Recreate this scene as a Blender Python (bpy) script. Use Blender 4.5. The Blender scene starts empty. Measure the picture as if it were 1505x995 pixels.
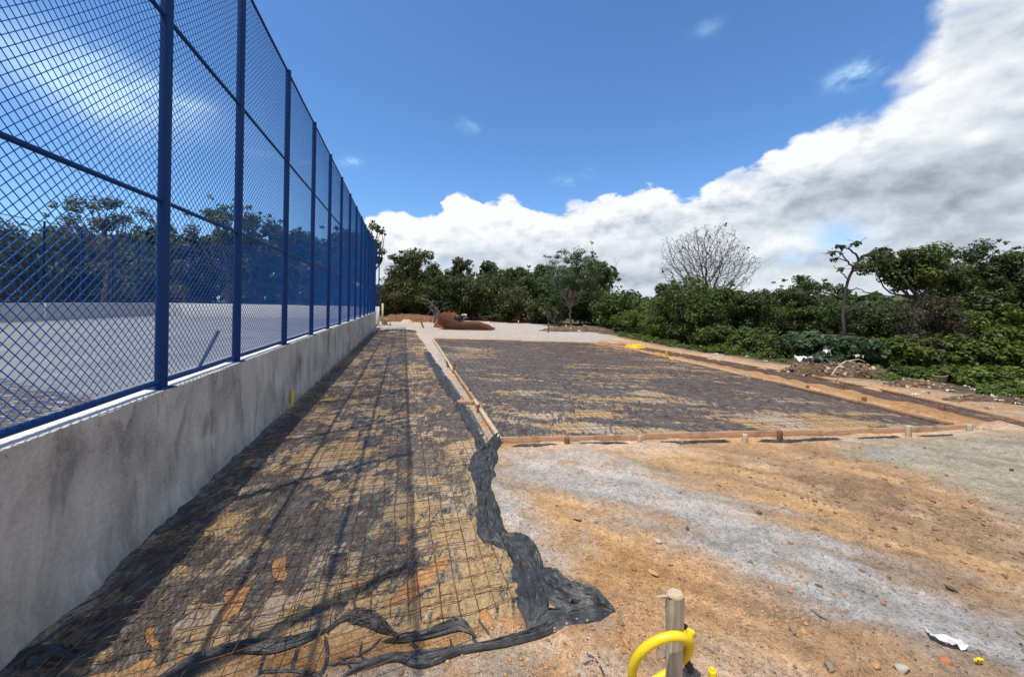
import bpy, math, random
import numpy as np
from mathutils import Vector, Matrix
R = math.radians
sc = bpy.context.scene
COL = sc.collection
rng = np.random.default_rng(7)
random.seed(7)

# ------------------------------------------------------------------ camera
FPX, CX, CY, ROLL, PSI, EYE = 560.0, 752.5, 446.0, 0.0165, 0.2753, 1.6
cd = bpy.data.cameras.new('camera'); cam = bpy.data.objects.new('camera', cd); COL.objects.link(cam)
cd.sensor_fit = 'HORIZONTAL'; cd.sensor_width = 36.0; cd.lens = FPX / 1505 * 36.0
cd.shift_y = -(497.5 - CY) / 1505; cd.clip_start = 0.05; cd.clip_end = 20000
cam.matrix_world = Matrix.Translation((0, 0, EYE)) @ Matrix.Rotation(R(90), 4, 'X') @ Matrix.Rotation(ROLL, 4, 'Z')
sc.camera = cam
# ------------------------------------------------------------------ light, view
SUN = Vector((-0.30, -0.26, 1.0)).normalized()
sl = bpy.data.lights.new('sun', 'SUN'); sl.energy = 4.4; sl.angle = R(0.5); sl.color = (1.0, 0.935, 0.84)
so = bpy.data.objects.new('sun', sl); COL.objects.link(so)
so.rotation_euler = SUN.to_track_quat('Z', 'Y').to_euler(); so.location = (0, 0, 30)
sc.view_settings.view_transform = 'Standard'; sc.view_settings.look = 'None'
sc.view_settings.exposure = 0.2; sc.view_settings.gamma = 1.0
sc.view_settings.use_curve_mapping = False

# ------------------------------------------------------------------ node helper
class NT:
    def __init__(s, tree): s.t = tree; s.n = tree.nodes; s.l = tree.links
    def put(s, sock, v):
        if isinstance(v, bpy.types.NodeSocket): s.l.new(v, sock)
        elif v is not None:
            if sock.type == 'RGBA' and hasattr(v, '__len__') and len(v) == 3: v = (*v, 1)
            sock.default_value = v
    def m(s, op, a, b=None, c=None, clamp=False):
        n = s.n.new('ShaderNodeMath'); n.operation = op; n.use_clamp = clamp
        for i, v in enumerate((a, b, c)):
            if v is not None: s.put(n.inputs[i], v)
        return n.outputs[0]
    def v(s, op, a, b=None):
        n = s.n.new('ShaderNodeVectorMath'); n.operation = op
        s.put(n.inputs[0], a)
        if b is not None: s.put(n.inputs[1], b)
        return n.outputs[0]
    def mapr(s, x, a, b, c=0.0, d=1.0, smooth=True):
        n = s.n.new('ShaderNodeMapRange'); n.interpolation_type = 'SMOOTHSTEP' if smooth else 'LINEAR'
        for i, vv in enumerate((x, a, b, c, d)): s.put(n.inputs[i], vv)
        return n.outputs[0]
    def noise(s, vec, scale, detail=6, rough=0.55, dist=0.0, lac=2.0):
        n = s.n.new('ShaderNodeTexNoise'); s.put(n.inputs['Vector'], vec)
        for k, vv in (('Scale', scale), ('Detail', detail), ('Roughness', rough), ('Distortion', dist), ('Lacunarity', lac)):
            s.put(n.inputs[k], vv)
        return n.outputs['Fac']
    def voro(s, vec, scale, feature='F1', rand=1.0):
        n = s.n.new('ShaderNodeTexVoronoi'); n.feature = feature; s.put(n.inputs['Vector'], vec)
        s.put(n.inputs['Scale'], scale); s.put(n.inputs['Randomness'], rand)
        return n.outputs
    def mix(s, f, a, b, mode='MIX'):
        n = s.n.new('ShaderNodeMix'); n.data_type = 'RGBA'; n.blend_type = mode; n.clamp_factor = True
        s.put(n.inputs[0], f); s.put(n.inputs[6], a); s.put(n.inputs[7], b)
        return n.outputs[2]
    def ramp(s, f, stops):
        n = s.n.new('ShaderNodeValToRGB'); e = n.color_ramp.elements
        while len(e) < len(stops): e.new(0.5)
        for el, (p, c) in zip(e, stops): el.position = p; el.color = (*c, 1)
        s.put(n.inputs[0], f); return n.outputs[0]
    def xyz(s, vec):
        n = s.n.new('ShaderNodeSeparateXYZ'); s.put(n.inputs[0], vec); return n.outputs
    def comb(s, x, y, z):
        n = s.n.new('ShaderNodeCombineXYZ')
        for i, vv in enumerate((x, y, z)): s.put(n.inputs[i], vv)
        return n.outputs[0]
    def attr(s, name):
        n = s.n.new('ShaderNodeAttribute'); n.attribute_name = name; return n.outputs
    def coord(s, kind='Object'):
        return s.n.new('ShaderNodeTexCoord').outputs[kind]
    def pos(s): return s.n.new('ShaderNodeNewGeometry').outputs['Position']
    def bump(s, h, strength=0.5, dist=0.01, normal=None):
        n = s.n.new('ShaderNodeBump'); s.put(n.inputs['Height'], h)
        s.put(n.inputs['Strength'], strength); s.put(n.inputs['Distance'], dist)
        if normal is not None: s.put(n.inputs['Normal'], normal)
        return n.outputs[0]

def material(name, build):
    m = bpy.data.materials.new(name); m.use_nodes = True
    T = NT(m.node_tree); b = m.node_tree.nodes['Principled BSDF']
    r = build(T) or {}
    for k, vv in r.items(): T.put(b.inputs[k], vv)
    return m

# ------------------------------------------------------------------ projection helpers (photograph pixel <-> ground)
def ray(px, py):
    dx, dy = px - CX, py - CY
    c, s_ = math.cos(ROLL), math.sin(ROLL)
    return (c * dx + s_ * dy) / FPX, (-s_ * dx + c * dy) / FPX
def at(px, py, z=0.0):
    u, v = ray(px, py); Y = (EYE - z) / v
    return np.array((u * Y, Y, z))
def atY(px, py, Y):
    u, v = ray(px, py); return np.array((u * Y, Y, EYE - v * Y))
def W(s, t, z=0.0):            # along the wall, across the wall
    return np.array((-math.sin(PSI) * s + math.cos(PSI) * t, math.cos(PSI) * s + math.sin(PSI) * t, z))
def st(p):
    return (-math.sin(PSI) * p[0] + math.cos(PSI) * p[1], math.cos(PSI) * p[0] + math.sin(PSI) * p[1])

# ------------------------------------------------------------------ world: Nishita sky with clouds by direction
def build_world():
    w = bpy.data.worlds.new('World'); sc.world = w; w.use_nodes = True
    T = NT(w.node_tree); T.n.clear()
    sky = T.n.new('ShaderNodeTexSky'); sky.sky_type = 'NISHITA'; sky.sun_disc = False
    sky.sun_elevation = math.asin(SUN.z); sky.sun_rotation = math.atan2(SUN.x, SUN.y)
    sky.altitude = 0; sky.air_density = 1.0; sky.dust_density = 0.3; sky.ozone_density = 3.5
    d = T.v('NORMALIZE', T.coord('Generated'))
    x, y, z = T.xyz(d)
    az = T.m('ARCTAN2', x, y); el = T.m('ARCSINE', z)
    def ae(px, py):
        u, v = ray(px, py); return math.atan(u), math.atan(-v / math.sqrt(1 + u * u))
    # upper outline of the cloud bank
    pts = [(540, 312), (575, 312), (600, 318), (635, 318), (655, 294), (675, 290), (705, 300), (735, 293), (760, 296), (790, 312), (850, 293), (900, 292),
           (945, 282), (1000, 285), (1055, 268), (1100, 244), (1150, 222), (1195, 200), (1225, 172), (1285, 152), (1312, 112), (1335, 70), (1362, 25), (1390, -40), (1430, -130), (1505, -230)]
    cp = [(-math.pi, .35), (-2.5, .40), (-1.8, .12), (-1.2, -.02), (-0.75, -.10), (-0.45, -.08), (-0.395, .02)] + [ae(*p) for p in pts] + [(1.25, .95), (1.7, .9), (2.3, .62), (2.8, .45), (math.pi, .35)]  # cloud cover right and behind, out of view, raised for a less blue fill
    fc = T.n.new('ShaderNodeFloatCurve'); c = fc.mapping.curves[0]
    fc.mapping.use_clip = False
    NX = lambda a: (a + math.pi) / (2 * math.pi)
    c.points[0].location = (NX(cp[0][0]), cp[0][1]); c.points[1].location = (NX(cp[-1][0]), cp[-1][1])
    for a, e in cp[1:-1]: c.points.new(NX(a), e)
    fc.mapping.update()
    T.put(fc.inputs['Factor'], 1.0)
    T.put(fc.inputs['Value'], T.m('MULTIPLY_ADD', az, 1 / (2 * math.pi), 0.5))
    top = fc.outputs[0]
    P = T.v('MULTIPLY', d, (1, 1, 1.7))
    n1 = T.noise(P, 5.5, 9, 0.52, 0.25)
    n2 = T.noise(P, 17, 7, 0.58, 0.3)
    vb = T.voro(T.v('ADD', P, T.v('MULTIPLY', T.comb(n1, n2, n1), (.05, .05, .05))), 15, 'SMOOTH_F1')
    bill = T.m('SUBTRACT', 0.55, vb[0])
    right = T.mapr(az, 0.55, 0.95)
    h = T.m('SUBTRACT', top, el)
    dens = T.m('ADD', h, T.m('MULTIPLY', T.m('SUBTRACT', n1, 0.5), T.m('MULTIPLY_ADD', right, .11, .13)))
    dens = T.m('ADD', dens, T.m('MULTIPLY', T.m('SUBTRACT', n2, 0.5), 0.075))
    dens = T.m('ADD', dens, T.m('MULTIPLY', bill, 0.05))
    soft = T.m('MULTIPLY_ADD', right, 0.075, 0.016)
    alpha = T.mapr(dens, 0.0, soft)
    def blob(px, py, sx, sy, k=1.0, warp=0.6):
        a, e = ae(px, py); a2, _ = ae(px + sx, py); _, e2 = ae(px, py - sy)
        qa = T.m('DIVIDE', T.m('SUBTRACT', T.m('ADD', az, T.m('MULTIPLY', T.m('SUBTRACT', n1, .5), .12 * warp)), a), abs(a2 - a))
        qe = T.m('DIVIDE', T.m('SUBTRACT', T.m('ADD', el, T.m('MULTIPLY', T.m('SUBTRACT', n1, .5), .14 * warp)), e), abs(e2 - e))
        r2 = T.m('ADD', T.m('MULTIPLY', qa, qa), T.m('MULTIPLY', qe, qe))
        return T.m('MULTIPLY', T.m('EXPONENT', T.m('MULTIPLY', r2, -1.0)), k)
    def total(lst):
        o = None
        for a in lst: o = blob(*a) if o is None else T.m('ADD', o, blob(*a))
        return o
    # blue gaps inside the bank
    gaps = total([(1235, 345, 45, 22, .75), (1325, 70, 34, 22, .5), (1405, 18, 60, 12, .35), (1270, 150, 26, 14, .4), (1080, 262, 26, 10, .5), (835, 300, 30, 10, .5), (1165, 385, 30, 9, .4), (650, 420, 40, 30, .3), (1250, 108, 26, 26, .25)])
    alpha = T.m('MULTIPLY', alpha, T.m('SUBTRACT', 1.0, gaps, clamp=True))
    # grey undersides, white lit heads
    grey = total([(1380, 268, 190, 40, .80), (1180, 285, 110, 26, .50), (1450, 330, 120, 40, .38), (930, 415, 120, 20, .55), (1060, 385, 110, 16, .42),
                  (990, 330, 70, 26, .32), (845, 385, 60, 25, .30), (1120, 330, 60, 22, .28), (1480, 150, 90, 50, .22), (720, 400, 100, 26, .2), (1850, 200, 300, 90, .4)])
    white = total([(1400, 145, 130, 65, .45), (1225, 185, 45, 26, .8), (1190, 225, 70, 20, .5), (1345, 130, 50, 50, .3), (660, 310, 70, 24, .7), (745, 312, 45, 20, .7), (610, 340, 60, 26, .5),
                   (945, 276, 40, 10, .7), (1165, 352, 60, 16, .8), (1000, 303, 50, 16, .3), (880, 310, 60, 20, .4), (1450, 200, 60, 12, .3), (720, 345, 80, 20, .3)])
    lit = T.m('MULTIPLY', T.m('SUBTRACT', n2, T.noise(T.v('ADD', P, (-.010, -.006, .035)), 17, 7, 0.58, 0.3)), 1.35)
    lit2 = T.m('MULTIPLY', T.m('SUBTRACT', n1, T.noise(T.v('ADD', P, (-.02, -.01, .07)), 5.5, 9, 0.52, 0.25)), 0.55)
    edge = T.m('SUBTRACT', 1.0, T.mapr(dens, 0.0, 0.16))
    lit = T.m('MULTIPLY', lit, T.m('MULTIPLY_ADD', edge, .65, .55)); lit2 = T.m('MULTIPLY', lit2, T.m('MULTIPLY_ADD', edge, .4, .6))
    br = T.m('ADD', 0.64, T.m('ADD', T.m('ADD', lit, T.m('MULTIPLY', bill, .22)), lit2))
    br = T.m('ADD', br, T.m('MULTIPLY', T.m('SUBTRACT', T.noise(P, 3.4, 4, .5, .4), .5), .38))
    br = T.m('ADD', br, T.m('MULTIPLY', edge, 0.26))
    br = T.m('ADD', br, T.m('MULTIPLY', white, 0.46))
    br = T.m('SUBTRACT', br, T.m('MULTIPLY', T.m('MULTIPLY', grey, T.mapr(n1, .3, .6, .7, 1.05)), 0.56))
    ccol = T.ramp(br, [(0.0, (1.55, 1.75, 2.05)), (0.3, (2.6, 2.9, 3.3)), (0.6, (3.95, 4.3, 4.75)), (1.0, (5.7, 5.8, 5.9))])
    # thin wisps: a streak at the left and a few scraps
    a0, e0 = ae(0, 60); a1, e1 = ae(260, 165)
    L = math.hypot(a1 - a0, e1 - e0); ux, uy = (a1 - a0) / L, (e1 - e0) / L
    da = T.m('SUBTRACT', az, (a0 + a1) / 2); de = T.m('SUBTRACT', el, (e0 + e1) / 2)
    al = T.m('ADD', T.m('MULTIPLY', da, ux), T.m('MULTIPLY', de, uy))
    ac = T.m('ADD', T.m('MULTIPLY', da, -uy), T.m('MULTIPLY', de, ux))
    ac = T.m('ADD', ac, T.m('MULTIPLY', T.m('SUBTRACT', n1, .5), .12))
    q = T.m('ADD', T.m('POWER', T.m('ABSOLUTE', T.m('DIVIDE', al, L * .62)), 2.0), T.m('POWER', T.m('ABSOLUTE', T.m('DIVIDE', ac, .045)), 2.0))
    wisp = T.m('MULTIPLY', T.m('EXPONENT', T.m('MULTIPLY', q, -1.0)), T.mapr(T.m('ADD', n2, T.m('MULTIPLY', n1, .6)), 0.50, 0.86))
    wisp = T.m('ADD', wisp, T.m('MULTIPLY', total([(515, 240, 14, 6, .55, .15), (1270, 100, 30, 16, .8), (1235, 120, 22, 16, .6), (840, 262, 22, 8, .3), (1040, 38, 22, 10, .22),
             (690, 190, 22, 12, .2), (270, 150, 40, 12, .6), (870, 240, 8, 8, .2), (430, 240, 60, 6, .25)]), T.mapr(n2, .38, .66)))
    wisp = T.m('MULTIPLY', wisp, 1.15, clamp=True)
    # low haze towards the horizon
    hz = T.m('EXPONENT', T.m('MULTIPLY', T.m('ABSOLUTE', el), -9.0))
    base = T.mix(T.m('MULTIPLY', hz, .35), sky.outputs[0], (3.7, 4.5, 5.4))
    out = T.mix(T.m('MULTIPLY', wisp, .9), base, (6.2, 6.4, 6.6))
    out = T.mix(alpha, T.mix(1.0, out, (.62, .86, 1.08), 'MULTIPLY'), ccol)
    bg = T.n.new('ShaderNodeBackground'); T.put(bg.inputs[0], out); bg.inputs[1].default_value = 0.15
    wo = T.n.new('ShaderNodeOutputWorld'); T.l.new(bg.outputs[0], wo.inputs[0])
build_world()

# ------------------------------------------------------------------ numpy noise
def _hash(ix, iy, seed):
    h = (ix.astype(np.int64) * 374761393 + iy.astype(np.int64) * 668265263 + seed * 974711) & 0x7fffffff
    h = ((h ^ (h >> 13)) * 1274126177) & 0x7fffffff
    return ((h ^ (h >> 16)) & 0xffff) / 65535.0
def vnoise(x, y, seed=0):
    ix, iy = np.floor(x), np.floor(y); fx, fy = x - ix, y - iy
    fx = fx * fx * fx * (fx * (fx * 6 - 15) + 10); fy = fy * fy * fy * (fy * (fy * 6 - 15) + 10)
    a = _hash(ix, iy, seed); b = _hash(ix + 1, iy, seed); c = _hash(ix, iy + 1, seed); d = _hash(ix + 1, iy + 1, seed)
    return (a * (1 - fx) + b * fx) * (1 - fy) + (c * (1 - fx) + d * fx) * fy
def fbm(x, y, sc_, seed=0, o=4, g=0.5):
    v = np.zeros_like(x); a = 1.0; tot = 0
    for k in range(o):
        v += a * vnoise(x * sc_ * 2 ** k + 17.3 * k, y * sc_ * 2 ** k - 9.1 * k, seed + k); tot += a; a *= g
    return v / tot
def sstep(x, a, b):
    t = np.clip((x - a) / (b - a), 0, 1); return t * t * (3 - 2 * t)
def poly_sd(x, y, P):          # signed distance to a polygon (positive inside)
    P = np.asarray(P)[:, :2]; d = np.full(x.shape, 1e9); ins = np.zeros(x.shape, bool); n = len(P)
    for i in range(n):
        a, b = P[i], P[(i + 1) % n]; e = b - a
        wx, wy = x - a[0], y - a[1]
        tt = np.clip((wx * e[0] + wy * e[1]) / (e @ e + 1e-12), 0, 1)
        d = np.minimum(d, np.hypot(wx - e[0] * tt, wy - e[1] * tt))
        cond = (a[1] <= y) != (b[1] <= y)
        with np.errstate(divide='ignore', invalid='ignore'):
            xi = a[0] + (y - a[1]) / (b[1] - a[1] + 1e-15) * e[0]
        ins ^= cond & (x < xi)
    return np.where(ins, d, -d)
def line_d(x, y, P):
    P = np.asarray(P)[:, :2]; d = np.full(x.shape, 1e9)
    for a, b in zip(P[:-1], P[1:]):
        e = b - a; wx, wy = x - a[0], y - a[1]
        tt = np.clip((wx * e[0] + wy * e[1]) / (e @ e + 1e-12), 0, 1)
        d = np.minimum(d, np.hypot(wx - e[0] * tt, wy - e[1] * tt))
    return d
PX = lambda pts, z=0.0: [at(px, py, z) for px, py in pts]

# ------------------------------------------------------------------ mesh helpers
def mesh_np(name, V, F, mat, parent=None, smooth=False, attrs=None):
    V = np.asarray(V, np.float32).reshape(-1, 3)
    Fs = F if isinstance(F, list) else [F]
    me = bpy.data.meshes.new(name)
    me.vertices.add(len(V)); me.vertices.foreach_set('co', V.ravel())
    Fs = [np.asarray(f, np.int32) for f in Fs if len(f)]
    tot = np.concatenate([np.full(len(f), f.shape[1], np.int32) for f in Fs])
    idx = np.concatenate([f.ravel() for f in Fs])
    me.loops.add(len(idx)); me.loops.foreach_set('vertex_index', idx)
    me.polygons.add(len(tot))
    start = np.zeros(len(tot), np.int32); start[1:] = np.cumsum(tot)[:-1]
    me.polygons.foreach_set('loop_start', start)
    if smooth: me.polygons.foreach_set('use_smooth', np.ones(len(tot), bool))
    for k, (typ, dom, arr) in (attrs or {}).items():
        a = me.attributes.new(k, typ, dom)
        a.data.foreach_set('color' if typ == 'FLOAT_COLOR' else 'value', np.asarray(arr, np.float32).ravel())
    me.update(calc_edges=True); me.validate()
    me.materials.append(mat)
    o = bpy.data.objects.new(name, me); COL.objects.link(o)
    if parent is not None: o.parent = parent
    return o
def tag(o, label=None, cat=None, group=None, kind=None):
    for k, vv in (('label', label), ('category', cat), ('group', group), ('kind', kind)):
        if vv: o[k] = vv
    return o
def thing(name, label, cat, loc=(0, 0, 0), group=None):
    o = bpy.data.objects.new(name, None); COL.objects.link(o); o.location = loc; o.empty_display_size = 0.2
    return tag(o, label, cat, group)
class MB:
    def __init__(s): s.V = []; s.Q = []; s.T = []; s.n = 0
    def add(s, V, F):
        V = np.asarray(V, float).reshape(-1, 3); F = np.asarray(F, int)
        (s.Q if F.shape[1] == 4 else s.T).append(F + s.n); s.V.append(V); s.n += len(V)
    def box(s, c, size, rot=None, jit=0.0):
        q = np.array([(-1, -1, -1), (1, -1, -1), (1, 1, -1), (-1, 1, -1), (-1, -1, 1), (1, -1, 1), (1, 1, 1), (-1, 1, 1)], float) * np.asarray(size) / 2
        if jit: q += rng.uniform(-jit, jit, q.shape)
        if rot is not None: q = q @ np.asarray(rot).T
        s.add(q + np.asarray(c), [(0, 3, 2, 1), (4, 5, 6, 7), (0, 1, 5, 4), (1, 2, 6, 5), (2, 3, 7, 6), (3, 0, 4, 7)])
    def tube(s, pts, rad, n=6, cap=True):
        pts = np.asarray(pts, float); m = len(pts); rad = np.broadcast_to(np.asarray(rad, float), (m,))
        tan = np.gradient(pts, axis=0) if m > 2 else np.repeat((pts[-1:] - pts[:1]), m, 0)
        tan /= np.linalg.norm(tan, axis=1, keepdims=True) + 1e-12
        up = np.array((0, 0, 1.0)) if abs(tan[0][2]) < .9 else np.array((1.0, 0, 0))
        V = []; nrm = np.cross(tan[0], up); nrm /= np.linalg.norm(nrm)
        for i in range(m):
            nrm = nrm - tan[i] * (nrm @ tan[i]); nrm /= np.linalg.norm(nrm) + 1e-12
            b = np.cross(tan[i], nrm)
            a = np.arange(n) * 2 * np.pi / n
            V.append(pts[i] + rad[i] * (np.cos(a)[:, None] * nrm + np.sin(a)[:, None] * b))
        F = [(i * n + j, i * n + (j + 1) % n, (i + 1) * n + (j + 1) % n, (i + 1) * n + j) for i in range(m - 1) for j in range(n)]
        V = np.concatenate(V); k = len(V)
        s.add(V, F)
        if cap:
            for i, sg in ((0, 1), (m - 1, -1)):
                ring = V[i * n:(i + 1) * n]; c = ring.mean(0)
                s.add(np.vstack([ring, c]), [((j + 1) % n, j, n) if sg > 0 else (j, (j + 1) % n, n) for j in range(n)])
    def obj(s, name, mat, parent=None, smooth=False, attrs=None):
        F = []
        if s.Q: F.append(np.concatenate(s.Q))
        if s.T: F.append(np.concatenate(s.T))
        return mesh_np(name, np.concatenate(s.V), F, mat, parent, smooth, attrs)
def grid_faces(nu, nv):
    i, j = np.meshgrid(np.arange(nu - 1), np.arange(nv - 1), indexing='ij')
    a = (i * nv + j).ravel(); return np.stack([a, a + nv, a + nv + 1, a + 1], 1)
def icosphere(sub=1):
    t = (1 + 5 ** .5) / 2
    V = [(-1, t, 0), (1, t, 0), (-1, -t, 0), (1, -t, 0), (0, -1, t), (0, 1, t), (0, -1, -t), (0, 1, -t), (t, 0, -1), (t, 0, 1), (-t, 0, -1), (-t, 0, 1)]
    F = [(0, 11, 5), (0, 5, 1), (0, 1, 7), (0, 7, 10), (0, 10, 11), (1, 5, 9), (5, 11, 4), (11, 10, 2), (10, 7, 6), (7, 1, 8), (3, 9, 4), (3, 4, 2), (3, 2, 6), (3, 6, 8), (3, 8, 9), (4, 9, 5), (2, 4, 11), (6, 2, 10), (8, 6, 7), (9, 8, 1)]
    V = [np.array(v) / np.linalg.norm(v) for v in V]
    for _ in range(sub):
        c = {}; G = []
        def mid(a, b):
            k = (min(a, b), max(a, b))
            if k not in c: q = V[a] + V[b]; V.append(q / np.linalg.norm(q)); c[k] = len(V) - 1
            return c[k]
        for a, b, d in F:
            x, y, z = mid(a, b), mid(b, d), mid(d, a); G += [(a, x, z), (b, y, x), (d, z, y), (x, y, z)]
        F = G
    return np.array(V), np.array(F)
ICO0, ICO1, ICO2 = icosphere(0), icosphere(1), icosphere(2)

# ------------------------------------------------------------------ materials
def m_simple(name, col, rough=.6, var=.25, scale=12, bump=.2, dist=.004, **kw):
    def b(T):
        p = T.pos(); n = T.noise(p, scale, 6, .6); n2 = T.noise(p, scale * 7, 4, .6)
        f = T.m('MULTIPLY_ADD', T.m('ADD', T.m('MULTIPLY', n, .65), T.m('MULTIPLY', n2, .35)), 2 * var, 1 - var)
        c = T.mix(1.0, (*col, 1), T.comb(f, f, f), 'MULTIPLY')
        return {'Base Color': c, 'Roughness': rough, 'Normal': T.bump(n2, bump, dist), **kw}
    return material(name, b)
def b_soil(T):
    p = T.pos(); a = T.attr('soil'); col = a['Color']
    n1 = T.noise(p, 3.1, 8, .62); n2 = T.noise(p, 22, 8, .68); n3 = T.noise(p, 110, 4, .7)
    v1 = T.voro(T.v('ADD', p, T.v('MULTIPLY', T.comb(n2, n1, n2), (.06, .06, .06))), 34)[0]
    v2 = T.voro(p, 120)[0]
    n4 = T.noise(p, 9, 6, .7, .4)
    f = T.m('ADD', T.m('MULTIPLY', n1, .5), T.m('ADD', T.m('MULTIPLY', n2, 1.5), T.m('ADD', T.m('MULTIPLY', n3, 1.5), T.m('MULTIPLY', n4, 1.1))))
    f = T.m('MAXIMUM', T.m('SUBTRACT', f, 1.09), .30)
    c = T.mix(1.0, col, T.comb(f, f, f), 'MULTIPLY')
    # pale dust and dark crumbs
    c = T.mix(T.m('MULTIPLY', T.mapr(n2, .55, .72), .35), c, T.mix(.5, c, (.55, .47, .38)))
    c = T.mix(T.m('MULTIPLY', T.mapr(T.noise(p, 60, 5, .75), .60, .70), .42), c, T.mix(.75, c, (.11, .07, .045)))
    c = T.mix(T.m('MULTIPLY', T.mapr(T.noise(p, 85, 3, .7), .66, .74), .5), c, (.6, .57, .52))
    h = T.m('ADD', T.m('MULTIPLY', n2, 1.0), T.m('ADD', T.m('MULTIPLY', n3, .35), T.m('MULTIPLY', T.mapr(v1, 0, .5, 1, 0), .25)))
    h = T.m('ADD', h, T.m('MULTIPLY', T.mapr(v2, 0, .4, 1, 0), .12))
    return {'Base Color': c, 'Roughness': .95, 'Specular IOR Level': .15, 'Normal': T.bump(h, 1.0, .06)}
M_soil = material('soil_ground', b_soil)
def b_conc(T):
    p = T.pos(); x, y, z = T.xyz(p)
    along = T.m('ADD', T.m('MULTIPLY', x, -math.sin(PSI)), T.m('MULTIPLY', y, math.cos(PSI)))
    q = T.comb(along, T.m('MULTIPLY', z, .28), 0.0); q2 = T.comb(along, z, 0.0)
    st1 = T.noise(q, 3.2, 7, .6, .6); st2 = T.noise(q, 11, 6, .6, .4); bl = T.noise(q2, 1.7, 6, .55, .5); fine = T.noise(q2, 40, 6, .65)
    f = T.m('ADD', T.m('ADD', T.m('MULTIPLY', st1, .55), T.m('MULTIPLY', st2, .25)), T.m('ADD', T.m('MULTIPLY', bl, .55), T.m('MULTIPLY', fine, .32)))
    c = T.ramp(f, [(.64, (.175, .168, .155)), (.75, (.315, .303, .283)), (.86, (.41, .395, .37)), (.99, (.54, .525, .495))])
    # trowelled paler patches, edges that end sharply
    pa = T.mapr(T.noise(T.comb(along, T.m('MULTIPLY', z, .45), 4.0), 2.3, 5, .5, 1.2), .56, .585)
    c = T.mix(T.m('MULTIPLY', pa, .62), c, (.47, .46, .445))
    pd = T.mapr(T.noise(T.comb(along, T.m('MULTIPLY', z, .35), 9.0), 2.9, 6, .55, .8), .57, .68)
    c = T.mix(T.m('MULTIPLY', pd, .52), c, (.14, .137, .13))
    pit = T.mapr(T.noise(T.comb(T.m('MULTIPLY', along, 1.5), z, 2.0), 14, 3, .5, 1.5), .70, .75)
    c = T.mix(T.m('MULTIPLY', pit, .6), c, (.07, .07, .065))
    # splashed mud low down
    lowz = T.mapr(T.m('ADD', z, T.m('MULTIPLY', T.m('SUBTRACT', st2, .5), .22)), 0.0, .17, 1, 0)
    c = T.mix(T.m('MULTIPLY', lowz, .5), c, (.17, .145, .11))
    h = T.m('ADD', T.m('ADD', T.m('MULTIPLY', st1, .5), T.m('MULTIPLY', fine, .16)), T.m('ADD', T.m('MULTIPLY', pa, .10), T.m('MULTIPLY', pit, -.5)))
    return {'Base Color': c, 'Roughness': .9, 'Specular IOR Level': .2, 'Normal': T.bump(h, .55, .012)}
M_conc = material('render_concrete', b_conc)
M_conctop = m_simple('concrete_top', (.60, .585, .55), .85, .22, 9, .3)
def b_floor(T):
    p = T.pos(); n = T.noise(p, 1.1, 8, .62); n2 = T.noise(T.v('MULTIPLY', p, (1, 4, 1)), 3, 8, .65, .5); n3 = T.noise(p, 60, 4, .6)
    c = T.ramp(T.m('ADD', T.m('MULTIPLY', n, .6), T.m('MULTIPLY', n2, .4)), [(.3, (.12, .12, .12)), (.5, (.185, .185, .18)), (.7, (.25, .25, .24))])
    a = T.attr('wet')['Fac']
    m = T.mapr(T.m('ADD', a, T.m('MULTIPLY', T.m('SUBTRACT', n2, .5), 1.6)), .45, .62)
    spots = T.mapr(T.noise(T.v('MULTIPLY', p, (1, 3, 1)), 7, 6, .7), .52, .64)
    c = T.mix(m, c, T.mix(spots, (.055, .045, .04), (.42, .38, .33)))
    return {'Base Color': c, 'Roughness': .8, 'Normal': T.bump(T.m('ADD', n3, T.m('MULTIPLY', spots, 1.5)), .4, .01)}
M_floor = material('court_concrete', b_floor)
M_blue = m_simple('blue_paint', (.0006, .030, .135), .5, .18, 15, .1, .001, **{'Specular IOR Level': .2})
M_bluewire = m_simple('blue_wire', (.001, .095, .36), .6, .1, 15, .05, .001, **{'Specular IOR Level': .2})
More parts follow.
